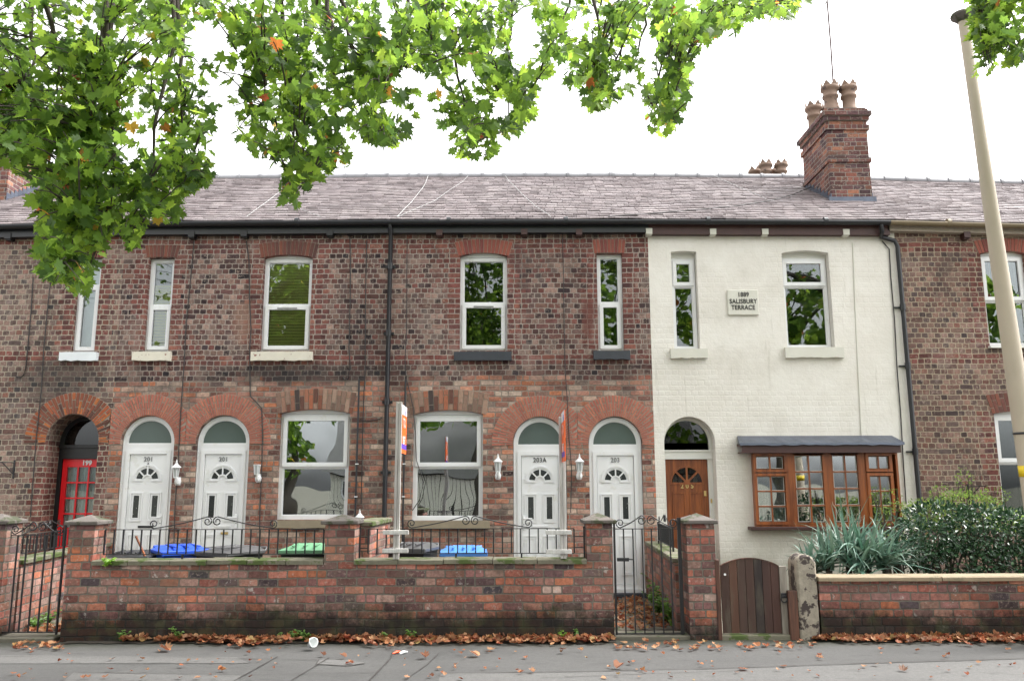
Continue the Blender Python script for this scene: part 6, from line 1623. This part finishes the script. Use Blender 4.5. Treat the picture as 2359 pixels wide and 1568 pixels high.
def grow(p, d, L, r, dep):
    q = p+d*L; mb.tube([p, p.lerp(q, .5)+Vector((rnd.uniform(-.012, .012), 0, rnd.uniform(-.01, .01))), q], [r, r*.85, r*.7], 5)
    if dep:
        for k in range(2 if dep > 1 else rnd.randint(1, 3)):
            a = rnd.choice((-1, 1))*rnd.uniform(.35, .95); dd = Vector((d.x*math.cos(a)+d.z*math.sin(a), rnd.uniform(-.25, .25), -d.x*math.sin(a)+d.z*math.cos(a))).normalized(); dd.z = abs(dd.z)*.9+.25; grow(p.lerp(q, rnd.uniform(.35, .9)), dd.normalized(), L*rnd.uniform(.5, .75), r*.6, dep-1)
        grow(q, (d+Vector((rnd.uniform(-.2, .2), 0, .15))).normalized(), L*.75, r*.75, dep-1)
base = at(1938, 1290, 11.7); grow(Vector((base.x, 11.7, 0)), Vector((0.02, 0, 1)), .75, .011, 0); grow(Vector((base.x+.015, 11.7, .74)), Vector((0, 0, 1)), .30, .009, 4); mb.build('branch', M['twig'], g)

# ------------------------------------------------------------------ litter on the pavement
M['plastic'] = simple('clear_plastic', (.62,.64,.64), .2, .15, 12, spots=((.35,.12,.10), 14, .64))
p = gnd(719, 1497); g = Matrix.Translation((p.x, p.y, .075)) @ Matrix.Rotation(R(62), 4, 'X') @ Matrix.Rotation(R(35), 4, 'Y')
mb = MB(); mb.lathe([(.001, -.06), (.04, -.06), (.058, .03), (.064, .032), (.064, .038), (.056, .036), (.038, -.055), (.001, -.055)], 22); mb.v = [tuple(g @ (Vector(v)*.85+Vector((noise.noise(Vector(v)*22)*.012, noise.noise(Vector(v)*22+Vector((5,5,5)))*.012, 0)))) for v in mb.v]
o = mb.build('plastic_tub', M['plastic']); tag(o, 'crumpled clear plastic tub lying in the leaves', 'litter')
M['wrap_orange'] = simple('wrapper_orange', (.8,.10,.03), .4, .1, 9)
W_ = empty('wrapper', tuple(gnd(920, 1505))); tag(W_, 'orange and white wrapper on the pavement in front of the wall', 'litter')
for (a, b, mt, nm) in ((904, 922, 'wrap_orange', 'wrapper_end'), (920, 938, 'plastic', 'wrapper_tip')):
    u, v = gnd(a, 1507), gnd(b, 1503); mb = MB(); mb.tube([u+Vector((0, 0, .012)), u.lerp(v, .5)+Vector((0, 0, .02)), v+Vector((0, 0, .012))], [.006, .014, .01] if mt != 'plastic' else [.012, .018, .008], 8); mb.build(nm, M[mt], W_)

# ------------------------------------------------------------------ across the street (seen only in the window glass)
M['cream_clad'] = simple('cream_cladding', (.72,.70,.62), .6, .1, 2); M['slate_roof'] = simple('slate_roof', (.15,.145,.145), .6, .3, 1.5)
B_ = empty('bungalow', (0, -17, 0)); tag(B_, 'cream boarded bungalow with grey roof across the street', 'house')
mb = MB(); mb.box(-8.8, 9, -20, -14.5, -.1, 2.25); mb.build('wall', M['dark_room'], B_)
mb = MB(); x = -8.8
while x < 9: mb.box(x, x+.215, -14.49, -14.44, .15, 2.2); x += .245
mb.build('cladding', M['cream_clad'], B_)
mb = MB(); mb.add([(-9.2, -14.1, 2.25), (9.4, -14.1, 2.25), (9.4, -17.2, 5.0), (-9.2, -17.2, 5.0), (-9.2, -20.4, 2.25), (9.4, -20.4, 2.25)], [(1, 0, 3, 2), (2, 3, 4, 5)]); mb.build('roof', M['slate_roof'], B_)
for a, b in ((-8.0, -7.0), (-.9, .2), (4.4, 5.4)):
    mb = MB(); mb.box(a, b, -14.43, -14.36, .8, 2.0); f = mb.build('window', M['black_plastic'], B_); mb = MB(); mb.rframe(a-.05, b+.05, .75, 2.05, .08, -14.355, -14.33); mb.build('window_frame', M['upvc'], f)
def street_tree(x, y, h, r, label, n, seed):
    rd = random.Random(seed); g = empty('street_tree', (x, y, 0)); tag(g, label, 'tree', 'trees across the street'); t = MB(); t.tube([(x, y, -.1), (x+.1, y, h*.4), (x, y, h*.75)], [.3, .22, .1], 10)
    for i in range(9): a = rd.uniform(0, 6.28); t.tube([(x, y, h*rd.uniform(.35, .6)), (x+r*.4*math.cos(a), y+r*.4*math.sin(a), h*.68), (x+r*.8*math.cos(a), y+r*.8*math.sin(a), h*rd.uniform(.7, .9))], [.09, .06, .02], 6)
    t.build('trunk', M['bark'], g); lf = MB()
    cl = [(Vector((rd.gauss(0, .5)*r, rd.gauss(0, .5)*r, rd.gauss(0, .32)*h*.5)), rd.uniform(.22, .42)*r) for _ in range(26)]
    for i in range(n): c, cr = rd.choice(cl); v = Vector((rd.gauss(0, 1), rd.gauss(0, 1), rd.gauss(0, .8))).normalized()*cr*rd.uniform(.5, 1); rand_leaf(lf, Vector((x, y, h*.68))+c+v, rd, rd.uniform(.25, .42), simple_=True)
    lf.build('crown', M['leaf'], g)
for a in ((-11.5, -10.8, 6.4, 3.0, 'low spreading tree across the street left of the bungalow', 1500, 9), (-10.5, -13, 12.5, 3.8, 'tall tree across the street facing the blinded windows', 2000, 1), (-1.5, -12.5, 13, 4.0, 'tall tree across the street facing the dark silled house', 2200, 2), (5.5, -12.8, 12.5, 3.8, 'tall tree across the street facing the narrow windows', 2000, 3), (12.5, -13, 13, 4.2, 'tall tree across the street facing the painted house', 2200, 4), (21, -13, 13, 4.4, 'tall tree across the street facing the brown brick house', 2000, 6)): street_tree(*a)
